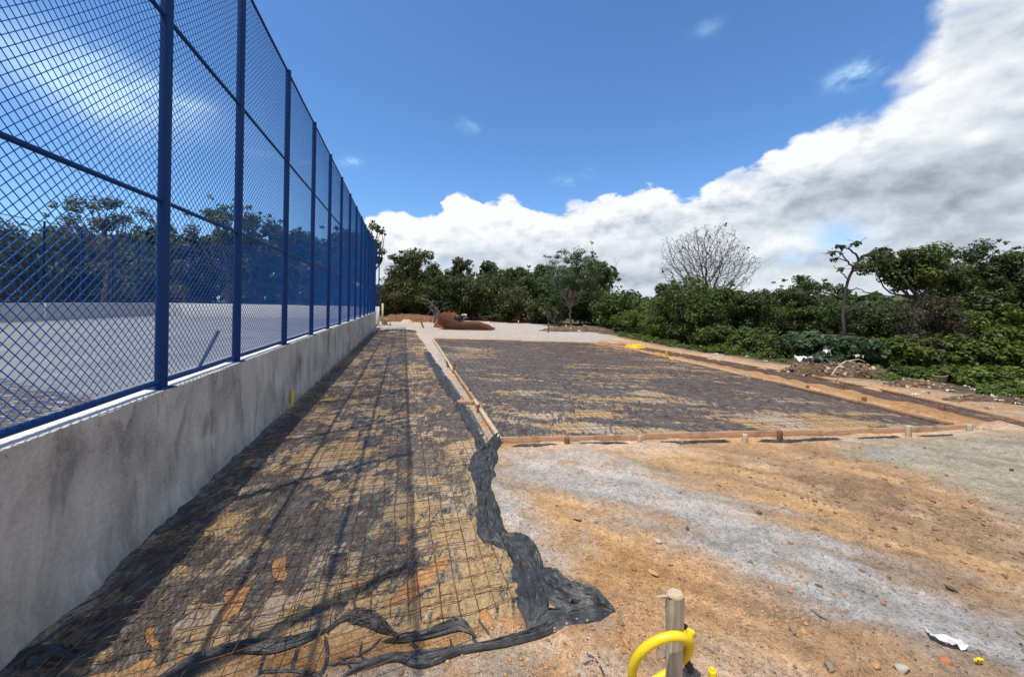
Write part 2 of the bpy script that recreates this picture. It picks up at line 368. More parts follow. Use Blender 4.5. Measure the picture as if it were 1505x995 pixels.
def b_plastic(T):
    p = T.pos(); a = T.attr('mud')['Fac']; tor = T.attr('torn')['Fac']; fl = T.attr('film')['Fac']; di = T.attr('wall_shade')['Fac']
    x, y, z = T.xyz(p)
    s_ = T.m('ADD', T.m('MULTIPLY', x, -math.sin(PSI)), T.m('MULTIPLY', y, math.cos(PSI)))
    t_ = T.m('ADD', T.m('MULTIPLY', x, math.cos(PSI)), T.m('MULTIPLY', y, math.sin(PSI)))
    q = T.comb(s_, t_, z)
    n = T.noise(p, 9, 7, .65, .5); n2 = T.noise(p, 42, 5, .65)
    # creases running mostly across, at a slant
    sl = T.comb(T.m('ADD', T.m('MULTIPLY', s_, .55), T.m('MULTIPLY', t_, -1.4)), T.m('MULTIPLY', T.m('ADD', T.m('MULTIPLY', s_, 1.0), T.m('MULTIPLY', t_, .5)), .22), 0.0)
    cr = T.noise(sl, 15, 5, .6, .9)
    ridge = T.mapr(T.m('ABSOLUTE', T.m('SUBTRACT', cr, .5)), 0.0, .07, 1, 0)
    cu = T.noise(T.v('ADD', p, T.v('MULTIPLY', T.comb(n, n2, n), (.07, .07, 0))), 17, 4, .6, 2.0)
    curl = T.mapr(T.m('ABSOLUTE', T.m('SUBTRACT', cu, .5)), 0.0, .035, 1, 0)
    pl = T.mix(T.mapr(n, .35, .7), (.026, .027, .025), (.095, .090, .078))
    pl = T.mix(T.m('MULTIPLY', T.mapr(T.noise(q, 2.1, 5, .6), .42, .62), .7), pl, (.105, .088, .075))
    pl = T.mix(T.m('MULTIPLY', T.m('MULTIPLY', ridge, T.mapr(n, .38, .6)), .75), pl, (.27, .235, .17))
    pl = T.mix(T.m('MULTIPLY', T.m('MULTIPLY', curl, fl), .95), pl, (.42, .34, .21))
    mud = T.mix(T.mapr(n2, .35, .65), (.34, .215, .095), (.55, .375, .175))
    mud = T.mix(T.m('MULTIPLY', T.mapr(T.noise(q, 1.1, 6, .65), .46, .62), .7), mud, (.47, .41, .33))
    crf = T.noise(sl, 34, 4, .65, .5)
    mm = T.m('ADD', a, T.m('ADD', T.m('MULTIPLY', T.m('SUBTRACT', n, .5), .9), T.m('MULTIPLY', T.m('SUBTRACT', n2, .5), .65)))
    mm = T.m('ADD', mm, T.m('MULTIPLY', T.m('SUBTRACT', crf, .5), .95))
    mm = T.m('ADD', mm, T.m('MULTIPLY', T.mapr(cr, .5, .62), -.30))
    c = T.mix(T.m('MULTIPLY', T.mapr(mm, .36, .68), .86), pl, mud)
    tt = T.mapr(T.m('ADD', tor, T.m('MULTIPLY', T.m('SUBTRACT', n2, .5), .25)), .42, .55)
    c = T.mix(tt, c, T.mix(T.mapr(n2, .4, .7), (.36, .17, .06), (.52, .28, .12)))
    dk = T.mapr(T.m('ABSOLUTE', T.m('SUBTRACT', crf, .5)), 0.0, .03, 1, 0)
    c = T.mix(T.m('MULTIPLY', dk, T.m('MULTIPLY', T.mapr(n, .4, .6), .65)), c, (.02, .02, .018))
    c = T.mix(T.m('MULTIPLY', di, .6), c, (.028, .026, .024))  # painted shade of the wall, darkens the sheet beside it
    bright = T.mapr(T.noise(p, 26, 3, .5), .72, .78)
    c = T.mix(T.m('MULTIPLY', bright, .5), c, (.55, .53, .5))
    rough = T.m('ADD', T.mapr(mm, .46, .6, .42, .9), T.m('MULTIPLY', tt, .3), clamp=True)
    h = T.m('ADD', T.m('ADD', T.m('MULTIPLY', cr, .9), T.m('MULTIPLY', T.m('MULTIPLY', cu, fl), .6)), T.m('ADD', T.m('MULTIPLY', n, .6), T.m('MULTIPLY', n2, .12)))
    h = T.m('MULTIPLY', h, T.m('SUBTRACT', 1.0, T.m('MULTIPLY', tt, .7)))
    return {'Base Color': c, 'Roughness': rough, 'Specular IOR Level': .4, 'Normal': T.bump(h, .9, .03)}
M_sheet = material('muddy_plastic', b_plastic)
def b_fold(T):
    p = T.pos(); n = T.noise(p, 14, 6, .65, .6); n2 = T.noise(p, 55, 5, .6, .5)
    c = T.mix(T.mapr(n, .35, .7), (.022, .023, .024), (.066, .067, .066))
    c = T.mix(T.m('MULTIPLY', T.mapr(n2, .62, .72), .4), c, (.30, .26, .21))
    return {'Base Color': c, 'Roughness': T.mapr(n2, .3, .7, .40, .62), 'Specular IOR Level': .45,
            'Normal': T.bump(T.m('ADD', n, T.m('MULTIPLY', n2, .2)), .35, .02)}
M_fold = material('black_plastic', b_fold)
def b_rust(T):
    p = T.pos(); n = T.noise(p, 35, 5, .6)
    c = T.mix(T.mapr(n, .35, .65), (.085, .040, .020), (.25, .112, .050))
    return {'Base Color': c, 'Roughness': .8, 'Normal': T.bump(n, .3, .002)}
M_rust = material('rusty_steel', b_rust)
def m_wood(name, c0, c1, dirt=.3, ax=(1.2, 30, 30)):
    def b(T):
        p = T.coord('Object'); n = T.noise(T.v('MULTIPLY', p, ax), 2.2, 6, .6, .8); k = T.noise(p, 6, 6, .65); g = T.noise(T.v('MULTIPLY', p, (ax[0] * 1.7, ax[1] * 1.7, ax[2] * 1.7)), 8, 3, .6)
        c = T.mix(T.mapr(n, .3, .7), (*c0, 1), (*c1, 1))
        c = T.mix(T.m('MULTIPLY', T.mapr(k, .48, .68), dirt), c, (.14, .085, .045))
        return {'Base Color': c, 'Roughness': .8, 'Normal': T.bump(T.m('ADD', n, T.m('MULTIPLY', g, .5)), .3, .002)}
    return material(name, b)
M_wood = m_wood('pine_board', (.30, .165, .085), (.45, .27, .15), .6)
M_wood_pale = m_wood('pale_wood', (.42, .32, .19), (.56, .45, .29), .2)
M_wood_brown = m_wood('brown_wood', (.12, .055, .03), (.22, .10, .05), .3)
M_wood_grey = m_wood('weathered_wood', (.29, .245, .18), (.50, .43, .33), .3, (34, 34, 1.2))
def b_yellow(T):
    p = T.pos(); n = T.noise(p, 30, 6, .65); k = T.noise(p, 120, 4, .6)
    c = T.mix(T.m('MULTIPLY', T.mapr(n, .52, .70), .55), (.78, .58, .012), (.50, .36, .12)); c = T.mix(T.m('MULTIPLY', T.mapr(k, .62, .7), .5), c, (.30, .22, .10))
    return {'Base Color': c, 'Roughness': T.mapr(n, .4, .7, .35, .7), 'Normal': T.bump(k, .1, .001)}
M_yellow = material('yellow_plastic', b_yellow)
M_black = m_simple('black_rubber', (.02, .02, .02), .55, .2, 20, .1)
M_white = m_simple('white_scrap', (.55, .54, .51), .6, .18, 20, .2)
M_bluegrey = m_simple('dark_cable', (.05, .05, .09), .5, .2, 20, .1)
M_bark = m_simple('bark', (.10, .080, .062), .95, .4, 14, .8, .02)
M_darkbark = m_simple('dark_bark', (.055, .046, .040), .95, .4, 14, .8, .02)
M_bark_pale = m_simple('pale_bark', (.22, .19, .155), .95, .35, 14, .8, .02)
M_twig = m_simple('grey_twig', (.115, .10, .088), .95, .3, 14, .4, .01)
M_brick = m_simple('fired_clay', (.46, .16, .075), .9, .25, 25, .5)
M_rock = m_simple('rock', (.27, .20, .14), .92, .4, 22, .7, .01)
M_rockpale = m_simple('pale_rock', (.45, .38, .29), .92, .35, 22, .7, .01)
M_rockdark = m_simple('dark_rock', (.12, .085, .06), .92, .35, 22, .7, .01)
M_browns = m_simple('brown_soil', (.29, .175, .095), .95, .4, 22, .8, .01)
M_clod = m_simple('ochre_clod', (.52, .29, .125), .95, .35, 22, .8, .01)
def m_leaf(name, stops, trans=.36, rough=.5):
    m = bpy.data.materials.new(name); m.use_nodes = True; T = NT(m.node_tree); T.n.clear()
    c = T.ramp(T.attr('tint')['Fac'], stops)
    pr = T.n.new('ShaderNodeBsdfPrincipled'); T.put(pr.inputs['Base Color'], c); pr.inputs['Roughness'].default_value = rough
    pr.inputs['Specular IOR Level'].default_value = .3
    tr = T.n.new('ShaderNodeBsdfTranslucent'); T.put(tr.inputs[0], T.mix(.5, c, (.10, .14, .02)))
    mx = T.n.new('ShaderNodeMixShader'); mx.inputs[0].default_value = trans
    T.l.new(pr.outputs[0], mx.inputs[1]); T.l.new(tr.outputs[0], mx.inputs[2])
    o = T.n.new('ShaderNodeOutputMaterial'); T.l.new(mx.outputs[0], o.inputs[0]); return m
L_dark = m_leaf('dark_leaf', [(0, (0.034, 0.047, 0.014)), (.5, (0.060, 0.083, 0.024)), (.85, (0.106, 0.122, 0.035)), (1, (0.174, 0.149, 0.046))])
L_mid = m_leaf('mid_leaf', [(0, (0.042, 0.063, 0.015)), (.5, (0.078, 0.113, 0.023)), (.85, (0.125, 0.160, 0.034)), (1, (0.195, 0.170, 0.042))])
L_fresh = m_leaf('fresh_leaf', [(0, (0.052, 0.078, 0.012)), (.5, (0.104, 0.147, 0.020)), (.85, (0.162, 0.207, 0.032)), (1, (0.234, 0.218, 0.040))])
L_olive = m_leaf('olive_leaf', [(0, (0.052, 0.060, 0.021)), (.5, (0.089, 0.096, 0.033)), (.85, (0.142, 0.130, 0.044)), (1, (0.218, 0.164, 0.058))])
L_blue = m_leaf('bluish_leaf', [(0, (0.034, 0.061, 0.026)), (.5, (0.063, 0.106, 0.046)), (.85, (0.106, 0.154, 0.072)), (1, (0.149, 0.187, 0.090))])
L_feather = m_leaf('feathery_leaf', [(0, (.05, .075, .030)), (.5, (.085, .125, .052)), (.85, (.12, .165, .07)), (1, (.16, .19, .09))])
L_dry = m_leaf('dry_leaf', [(0, (.045, .038, .022)), (.5, (.075, .062, .036)), (1, (.12, .10, .06))])

exec_order = []
# ------------------------------------------------------------------ layout from the photograph
STRIP_R = [st(at(*p)) for p in [(815, 960), (800, 915), (785, 885), (765, 845), (738, 806), (712, 780), (704, 735), (702, 690), (722, 655), (693, 605), (662, 560), (640, 535), (622, 503), (610, 489)]]
SR_s = np.array([p[0] for p in STRIP_R]); SR_t = np.array([p[1] for p in STRIP_R]); o_ = np.argsort(SR_s); SR_s, SR_t = SR_s[o_], SR_t[o_]
tR = lambda s: np.interp(s, SR_s, SR_t)
S_END = st(at(580, 488))[0]
FRONT = [st(at(*p)) for p in [(60, 1010), (150, 985), (240, 978), (320, 955), (400, 948), (480, 928), (560, 925), (640, 928), (700, 915), (785, 893)]]
FR_t = np.array([p[1] for p in FRONT]); FR_s = np.array([p[0] for p in FRONT])
sF = lambda t: np.interp(t, FR_t, FR_s)
SLAB = [at(735, 646)[:2], at(1418, 627)[:2], at(876, 503)[:2], at(638, 498)[:2]]       # front-left, front-right, back-right, back-left
TRENCH = [at(*p)[:2] for p in [(1446, 622), (1660, 662), (1505, 622), (1342, 584), (1205, 557.5), (1080, 534), (905, 506), (888, 504.2), (1100, 546.5), (1270, 581)]]

OUTER = PX([(1700, 672), (1505, 620), (1342, 582), (1205, 556), (1080, 533), (905, 505)]); MIDR = PX([(1424, 622), (1270, 586), (1100, 550), (884, 503.5)])
RUB = PX([(1000, 655), (1330, 652), (1470, 745), (1560, 830), (1330, 790), (1080, 712)])
# ------------------------------------------------------------------ ground
def ground_h(x, y):
    h = (fbm(x, y, .35, 3) - .5) * .10 * sstep(np.hypot(x, y), 1.5, 6) + (fbm(x, y, 2.2, 5) - .5) * .045 + (fbm(x, y, 9, 8, 3) - .5) * .030 + (fbm(x, y, 21, 12, 2) - .5) * .014 - .012 * np.clip(fbm(x * .86 - y * .5, (x * .5 + y * .86) * 6, .9, 19, 3) - .55, 0, 1) * 4
    sd = poly_sd(x, y, SLAB); h = np.where(sd > -.12, np.minimum(h, 0) * .0 - .03, h)
    sd = poly_sd(x, y, TRENCH); h = np.where(sd > -.02, -.13, h)
    s = -math.sin(PSI) * x + math.cos(PSI) * y; t = math.cos(PSI) * x + math.sin(PSI) * y
    strip = (t < tR(s) + .02) & (t > -1.7) & (s > .5) & (s < S_END + .3)
    h = np.where(strip, np.clip(h, -.04, -.015), h)
    court = (t < -1.62) & (s < 24); h = np.where(court, -.05, h)
    d = line_d(x, y, OUTER); h = h + np.where(poly_sd(x, y, TRENCH) < .0, (.03 + .06 * fbm(x, y, 1.6, 64, 4)) * sstep(d, -.15, .5) * (1 - sstep(d, .5, 2.0)), 0)
    d = line_d(x, y, MIDR); h = np.where((poly_sd(x, y, SLAB) < -.02) & (poly_sd(x, y, TRENCH) < -.02), np.maximum(h, (.01 + .06 * fbm(x, y, 4, 65, 3)) * (1 - sstep(d, .0, .3)) - .01), h)
    # crumbly ground in front of the slab
    h = h + .035 * sstep(poly_sd(x, y, RUB), -.6, .4) * (fbm(x, y, 5.5, 66, 4) - .5)
    return h
def build_ground():
    A, B, n = 1.12, .0275, 236
    k = np.arange(-n, n + 1); ax = A * np.sinh(k * B)
    xs = ax + 1.2; ys = ax + 2.4; ys = ys[ys > -60]
    xs = np.concatenate([[-7000, -1500], xs, [1500, 7000]]); ys = np.concatenate([[-7000, -600], ys, [1500, 7000]])
    X, Y = np.meshgrid(xs, ys, indexing='ij'); x, y = X.ravel(), Y.ravel()
    h = ground_h(x, y)
    dist = np.hypot(x, y)
    h = np.where(dist > 260, -.05, h)
    # warped coordinates so that painted soil edges break up
    wx = x + (fbm(x, y, 1.4, 21) - .5) * .45 + (fbm(x, y, 6, 24) - .5) * .18
    wy = y + (fbm(x, y, 1.4, 31) - .5) * .45 + (fbm(x, y, 6, 34) - .5) * .18
    col = np.tile(np.array((.66, .395, .195)), (len(x), 1))
    def lay(c, mask):
        nonlocal col
        mask = np.clip(mask, 0, 1)[:, None]; col = col * (1 - mask) + np.array(c) * mask
    # streaks follow the run of the vehicles towards the lower right
    u = x * .86 - y * .50; v = x * .50 + y * .86
    streak = fbm(u * .35, v * 2.0, 1.6, 41, 5); cl = fbm(x, y, 1.1, 45, 5); fine = fbm(x, y, 5, 47, 4)
    lay((.68, .385, .165), sstep(cl, .48, .66) * .7)
    lay((.64, .50, .365), sstep(fbm(x, y, .8, 51, 5), .50, .66) * .6)
    lay((.38, .20, .09), sstep(fbm(x, y, 1.7, 55, 5), .54, .68) * .36)
    P = lambda pts: PX(pts)
    def poly(c, pts, soft=.25, k=1.0, nz=None):
        sd = poly_sd(wx, wy, P(pts)); m_ = sstep(sd, -soft, soft) * k
        if nz is not None: m_ = m_ * nz
        lay(c, m_)
    # pale ground in front of the plastic
    poly((.58, .46, .34), [(150, 1010), (480, 972), (640, 968), (790, 930), (870, 900), (900, 940), (880, 1100), (100, 1100)], .12, .8, sstep(fine + .3 * cl, .42, .66))
    poly((.60, .545, .47), [(722, 690), (742, 695), (772, 745), (800, 790), (838, 838), (815, 842), (785, 812), (752, 775), (728, 735)], .10, .95)
    poly((.52, .27, .10), [(235, 1010), (330, 965), (480, 945), (600, 938), (700, 930), (785, 900), (800, 915), (690, 952), (585, 972), (500, 985), (430, 1010)], .05, .9)
    poly((.52, .28, .10), [(790, 760), (860, 745), (960, 800), (1010, 850), (1000, 890), (920, 870), (850, 830)], .3, .75, sstep(fine, .36, .56))
    # rubble ground, ochre streak, olive ground, gravel band
    poly((.43, .275, .155), [(1010, 655), (1130, 655), (1330, 652), (1400, 690), (1470, 745), (1560, 800), (1700, 900), (1500, 830), (1330, 785), (1190, 745), (1080, 705)], .35, .9, .55 + .45 * sstep(fine, .35, .6))
    poly((.33, .20, .11), [(1150, 690), (1300, 690), (1420, 740), (1400, 770), (1280, 755), (1180, 725)], .4, .75, sstep(fine, .40, .62))
    poly((.60, .37, .16), [(905, 665), (1000, 662), (1120, 690), (1210, 735), (1330, 775), (1450, 810), (1620, 860), (1660, 900), (1500, 862), (1340, 815), (1200, 765), (1100, 735), (960, 700)], .22, .9, sstep(streak, .36, .58))
    poly((.385, .345, .245), [(1235, 652), (1500, 640), (1700, 660), (2000, 900), (1600, 800), (1505, 765), (1440, 735), (1380, 700), (1290, 678)], .3, .9)
    poly((.44, .41, .36), [(1225, 655), (1330, 650), (1420, 665), (1320, 680), (1250, 672)], .18, .6, sstep(fine, .4, .6))
    gv = [(742, 668), (800, 672), (885, 682), (930, 690), (1000, 722), (1090, 745), (1200, 785), (1290, 815), (1400, 852), (1505, 890), (1650, 940), (1700, 1100), (1560, 1100), (1450, 1005), (1300, 942), (1190, 898), (1110, 858), (1060, 815), (1000, 780), (925, 750), (850, 712), (765, 692)]
    sd = poly_sd(wx, wy, P(gv)) + (fbm(u * .6, v * 2.2, 3.0, 63, 5) - .5) * .75; g = sstep(sd, -.26, .22)
    lay((.465, .428, .375), g * (.80 + .20 * sstep(streak * .6 + fine * .4, .36, .56)))
    lay((.54, .505, .455), g * sstep(fine, .50, .66) * .6)
    lay((.48, .35, .23), g * sstep(fbm(x, y, 3, 61, 4), .62, .72) * .6)
    lay((.36, .27, .18), sstep(sd, -.45, -.1) * (1 - sstep(sd, -.1, .1)) * .5)
    # light dust in front of the near board
    poly((.56, .48, .40), [(735, 655), (800, 652), (940, 652), (950, 690), (860, 700), (760, 690)], .15, .7, sstep(fine, .38, .58))
    near_ = (1 - sstep(dist, 9, 14))[:, None]; st2 = fbm(u * .5, v * 4.5, 2.2, 68, 5); col = col * (1 + near_ * ((st2 - .5) * .75 + (fbm(x, y, 7, 69, 4) - .5) * .35)[:, None])
    # far gravel apron and the path between the plastic and the boards
    poly((.40, .365, .31), [(470, 488), (540, 470), (700, 464), (800, 470), (905, 494), (910, 506), (870, 504), (640, 500), (612, 490), (550, 488)], .5, .95, .75 + .25 * sstep(streak, .4, .6))
    poly((.40, .40, .38), [(760, 474), (820, 478), (880, 496), (820, 496)], .6, .7)
    poly((.47, .40, .33), [(612, 490), (640, 497), (665, 545), (700, 600), (737, 650), (720, 650), (690, 605), (655, 560), (632, 530)], .10, .95)
    # soil ridge between the slab and the trench, bank beyond the trench
    d = line_d(x, y, MIDR); lay((.47, .25, .11), 1 - sstep(d, .12, .30))
    d = line_d(x, y, P([(1620, 640), (1505, 612), (1342, 575), (1205, 550), (1080, 529), (905, 503)])); lay((.46, .27, .135), (1 - sstep(d, .15, .75)) * .9)
    lay((.47, .36, .25), (1 - sstep(d, .3, .9)) * sstep(fine, .5, .62) * .8)
    # dug and littered verge, then leaf litter under the trees
    bush = P([(1700, 625), (1505, 592), (1400, 580), (1290, 565), (1180, 545), (1060, 525), (960, 508), (900, 494), (830, 482), (760, 472), (640, 468), (560, 466)])
    veg = np.array([(p[0], p[1]) for p in bush] + [(-40, 36), (-90, 60), (0, 300), (300, 300), (300, 4)])
    sdv = poly_sd(wx, wy, veg)
    verge = P([(1700, 665), (1505, 606), (1342, 570), (1200, 546), (1110, 533), (1180, 538), (1290, 560), (1400, 575), (1505, 588), (1700, 620)])
    lay((.20, .15, .10), sstep(poly_sd(wx, wy, verge), -.2, .3) * .8 * sstep(fine, .3, .5))
    lay((.10, .085, .05), sstep(sdv, -.3, .5) * .95); lay((.055, .07, .03), sstep(sdv, .0, .8) * sstep(cl, .45, .6) * .8)
    lay((.07, .075, .035), sstep(dist, 60, 110))
    lay((.30, .14, .07), sstep(poly_sd(wx, wy, [tuple(at(a, b)[:2]) for a, b in [(540, 472), (540, 466), (640, 464), (760, 467), (800, 472), (760, 475), (650, 469)]]), -.8, .8) * .8)
    V = np.stack([x, y, h], 1)
    o = mesh_np('ground', V, grid_faces(len(xs), len(ys)), M_soil, None, True, {'soil': ('FLOAT_COLOR', 'POINT', np.c_[col, np.ones(len(col))])})
    tag(o, kind='structure')
build_ground()

# far hill seen through a gap in the trees
def build_hill():
    n = 90; u = np.linspace(-1, 1, n); a, b = np.meshgrid(u, np.linspace(-1, 1, 40), indexing='ij')
    c = atY(1285, 430, 2600.0); L = 260
    hgt = np.clip(1 - a ** 2, 0, 1) * np.clip(1 - b ** 2, 0, 1) * 95 * (.7 + .6 * fbm(a * 3, b * 3, 1.3, 5))
    V = np.stack([c[0] + a * L, c[1] + b * 300, hgt - 3], -1).reshape(-1, 3)
    m = m_simple('wooded_hill', (.06, .085, .06), .95, .3, .01, .3, 2)
    tag(mesh_np('hill', V, grid_faces(n, 40), m, None, True), kind='structure')
build_hill()

# ------------------------------------------------------------------ wall of the court
AW, HW, HT = 1.6147, 0.949, 4.899
def build_wall():
    s0, s1 = -5.0, 24.0
    S = np.concatenate([np.arange(s0, 8, .05), np.arange(8, s1 + .01, .15)]); S[-1] = s1
    Z = np.concatenate([np.linspace(0, .12, 5) - .06, np.linspace(.11, HW, 16)])
    gs, gz = np.meshgrid(S, Z, indexing='ij')
    d = (fbm(gs, gz * .6, 1.8, 2) - .5) * .018 + (fbm(gs, gz, 7, 9) - .5) * .006
    foot = np.clip(1 - (gz - .0) / .09, 0, 1); d += foot * (.012 + .05 * np.clip(fbm(gs, gs * 0, 3.5, 14) - .40, 0, 1) + .02 * fbm(gs, gz, 14, 15))
    V = np.stack([-math.sin(PSI) * gs + math.cos(PSI) * (-AW + d), math.cos(PSI) * gs + math.sin(PSI) * (-AW + d), gz], -1).reshape(-1, 3)
    t = thing('boundary_wall', 'long grey rendered low wall carrying the blue fence beside the plastic strip', 'wall', W(3, -AW - .08))
    def loc(V): return V - np.array(t.location)
    mesh_np('rendered_face', loc(V), grid_faces(len(S), len(Z)), M_conc, t, True)
    # core with a pale top, its front edge slightly ragged
    T2 = np.array([-AW - .155, -AW - .15, -AW - .10, -AW - .05, -AW - .012, -AW + .004])
    gs, gt = np.meshgrid(S, T2, indexing='ij'); edge = (gt > -AW - .02)
    z = HW + (fbm(gs, gt, 6, 3) - .5) * .008 - np.where(gt > -AW - .005, .008, 0); gt = gt + edge * (fbm(gs, gt * 0, 9, 6) - .5) * .010
    z[:, 0] -= 1.0
    V = np.stack([-math.sin(PSI) * gs + math.cos(PSI) * gt, math.cos(PSI) * gs + math.sin(PSI) * gt, z], -1).reshape(-1, 3)
    mesh_np('wall_top', loc(V), grid_faces(len(S), len(T2)), M_conctop, t, True)
    m = MB(); c = W(s1 + .003, -AW - .078, HW / 2 - .03)
    rot = np.array([[math.cos(PSI), -math.sin(PSI), 0], [math.sin(PSI), math.cos(PSI), 0], [0, 0, 1]])
    m.box(c - np.array(t.location), (.146, .03, HW - .01), rot); m.obj('end_face', M_conctop, t)
build_wall()

def chain_panel(p0, p1, z0, z1, dh=.062, dv=.060, r=.0027):
    """woven wire between two ground points: V, F"""
    p0, p1 = np.asarray(p0)[:2], np.asarray(p1)[:2]; L = np.linalg.norm(p1 - p0); e = (p1 - p0) / L; nn = np.array((-e[1], e[0]))
    nx = max(2, int(round(L / (dh / 2)))); nz = max(2, int(round((z1 - z0) / (dv / 2))))
    hx = L / nx; hz = (z1 - z0) / nz
    i, j = np.meshgrid(np.arange(nx), np.arange(nz), indexing='ij'); i, j = i.ravel(), j.ravel()
    up = (i + j) % 2 == 0
    a = np.stack([i, np.where(up, j, j + 1)], 1); b = np.stack([i + 1, np.where(up, j + 1, j)], 1)
    dep = np.where(up, r * 1.1, -r * 1.1)
    n = len(i); k = 3; ang = np.arange(k) * 2 * np.pi / k
    A = np.stack([a[:, 0] * hx, a[:, 1] * hz, dep], 1); B_ = np.stack([b[:, 0] * hx, b[:, 1] * hz, dep], 1)
    wob = lambda P: P + np.c_[(vnoise(P[:, 0] * 2, P[:, 1] * 2, 3) - .5) * .012, (vnoise(P[:, 0] * 2, P[:, 1] * 2, 8) - .5) * .012, (vnoise(P[:, 0] * .9, P[:, 1] * .9, 5) - .5) * .03]
    d = B_ - A; A = wob(A); B_ = wob(B_)
    t_ = d / np.linalg.norm(d, axis=1, keepdims=True); w1 = np.stack([-t_[:, 1], t_[:, 0], 0 * t_[:, 0]], 1); w2 = np.array((0, 0, 1.0))
    V = []
    for P in (A, B_):
        for q in ang: V.append(P + r * (math.cos(q) * w1 + math.sin(q) * w2))
    V = np.stack(V, 1).reshape(-1, 3)
    o = (np.arange(n) * 2 * k)[:, None]
    F = np.concatenate([o + np.array([[c, (c + 1) % k, k + (c + 1) % k, k + c]]) for c in range(k)])
    VW = np.stack([p0[0] + V[:, 0] * e[0] + V[:, 2] * nn[0], p0[1] + V[:, 0] * e[1] + V[:, 2] * nn[1], z0 + V[:, 1]], 1)
    return VW, F

def build_fence():
    posts = [-1.9, -.2, 1.55, 3.32, 4.59, 6.23, 7.90, 9.52, 11.17, 12.83, 14.45, 16.1, 17.75, 19.3, 20.85, 22.4, 23.85]
    tf = -AW - .06
    root = thing('chain_link_fence', 'tall blue chain link fence standing on the near grey wall', 'fence', W(3, tf, HW))
    o = np.array(root.location)
    rails = [HW + .05, HW + 1.34, HW + 2.66, HT]
    pm = None
    for s in posts:
        if pm is None:
            m = MB(); m.tube([(0, 0, 0), (0, 0, HT - HW + .03)], .037, 14); m.box((0, 0, .004), (.13, .11, .008)); po = m.obj('post', M_blue, root, False); pm = po
            for p in po.data.polygons: p.use_smooth = len(p.vertices) == 4 and abs(p.normal.z) < .5
        else:
            po = pm.copy(); COL.objects.link(po); po.parent = root
        po.location = W(s, tf, HW) - o
    for s0, s1 in zip(posts[:-1], posts[1:]):
        for z in rails:
            m = MB(); a = W(s0 + .03, tf - .002, z) - o; b = W(s1 - .03, tf - .002, z) - o
            mid = (a + b) / 2 + np.array((0, 0, -.004)); m.tube([a, mid, b], .0165 if z > HW + .1 else .021, 8); m.obj('rail', M_blue, root, True)
        fine = s1 < 13
        V, F = chain_panel(W(s0, tf - .026), W(s1, tf - .026), HW + .07, HT - .01)
        mesh_np('wire_mesh', V - o, F, M_bluewire, root, True)
build_fence()

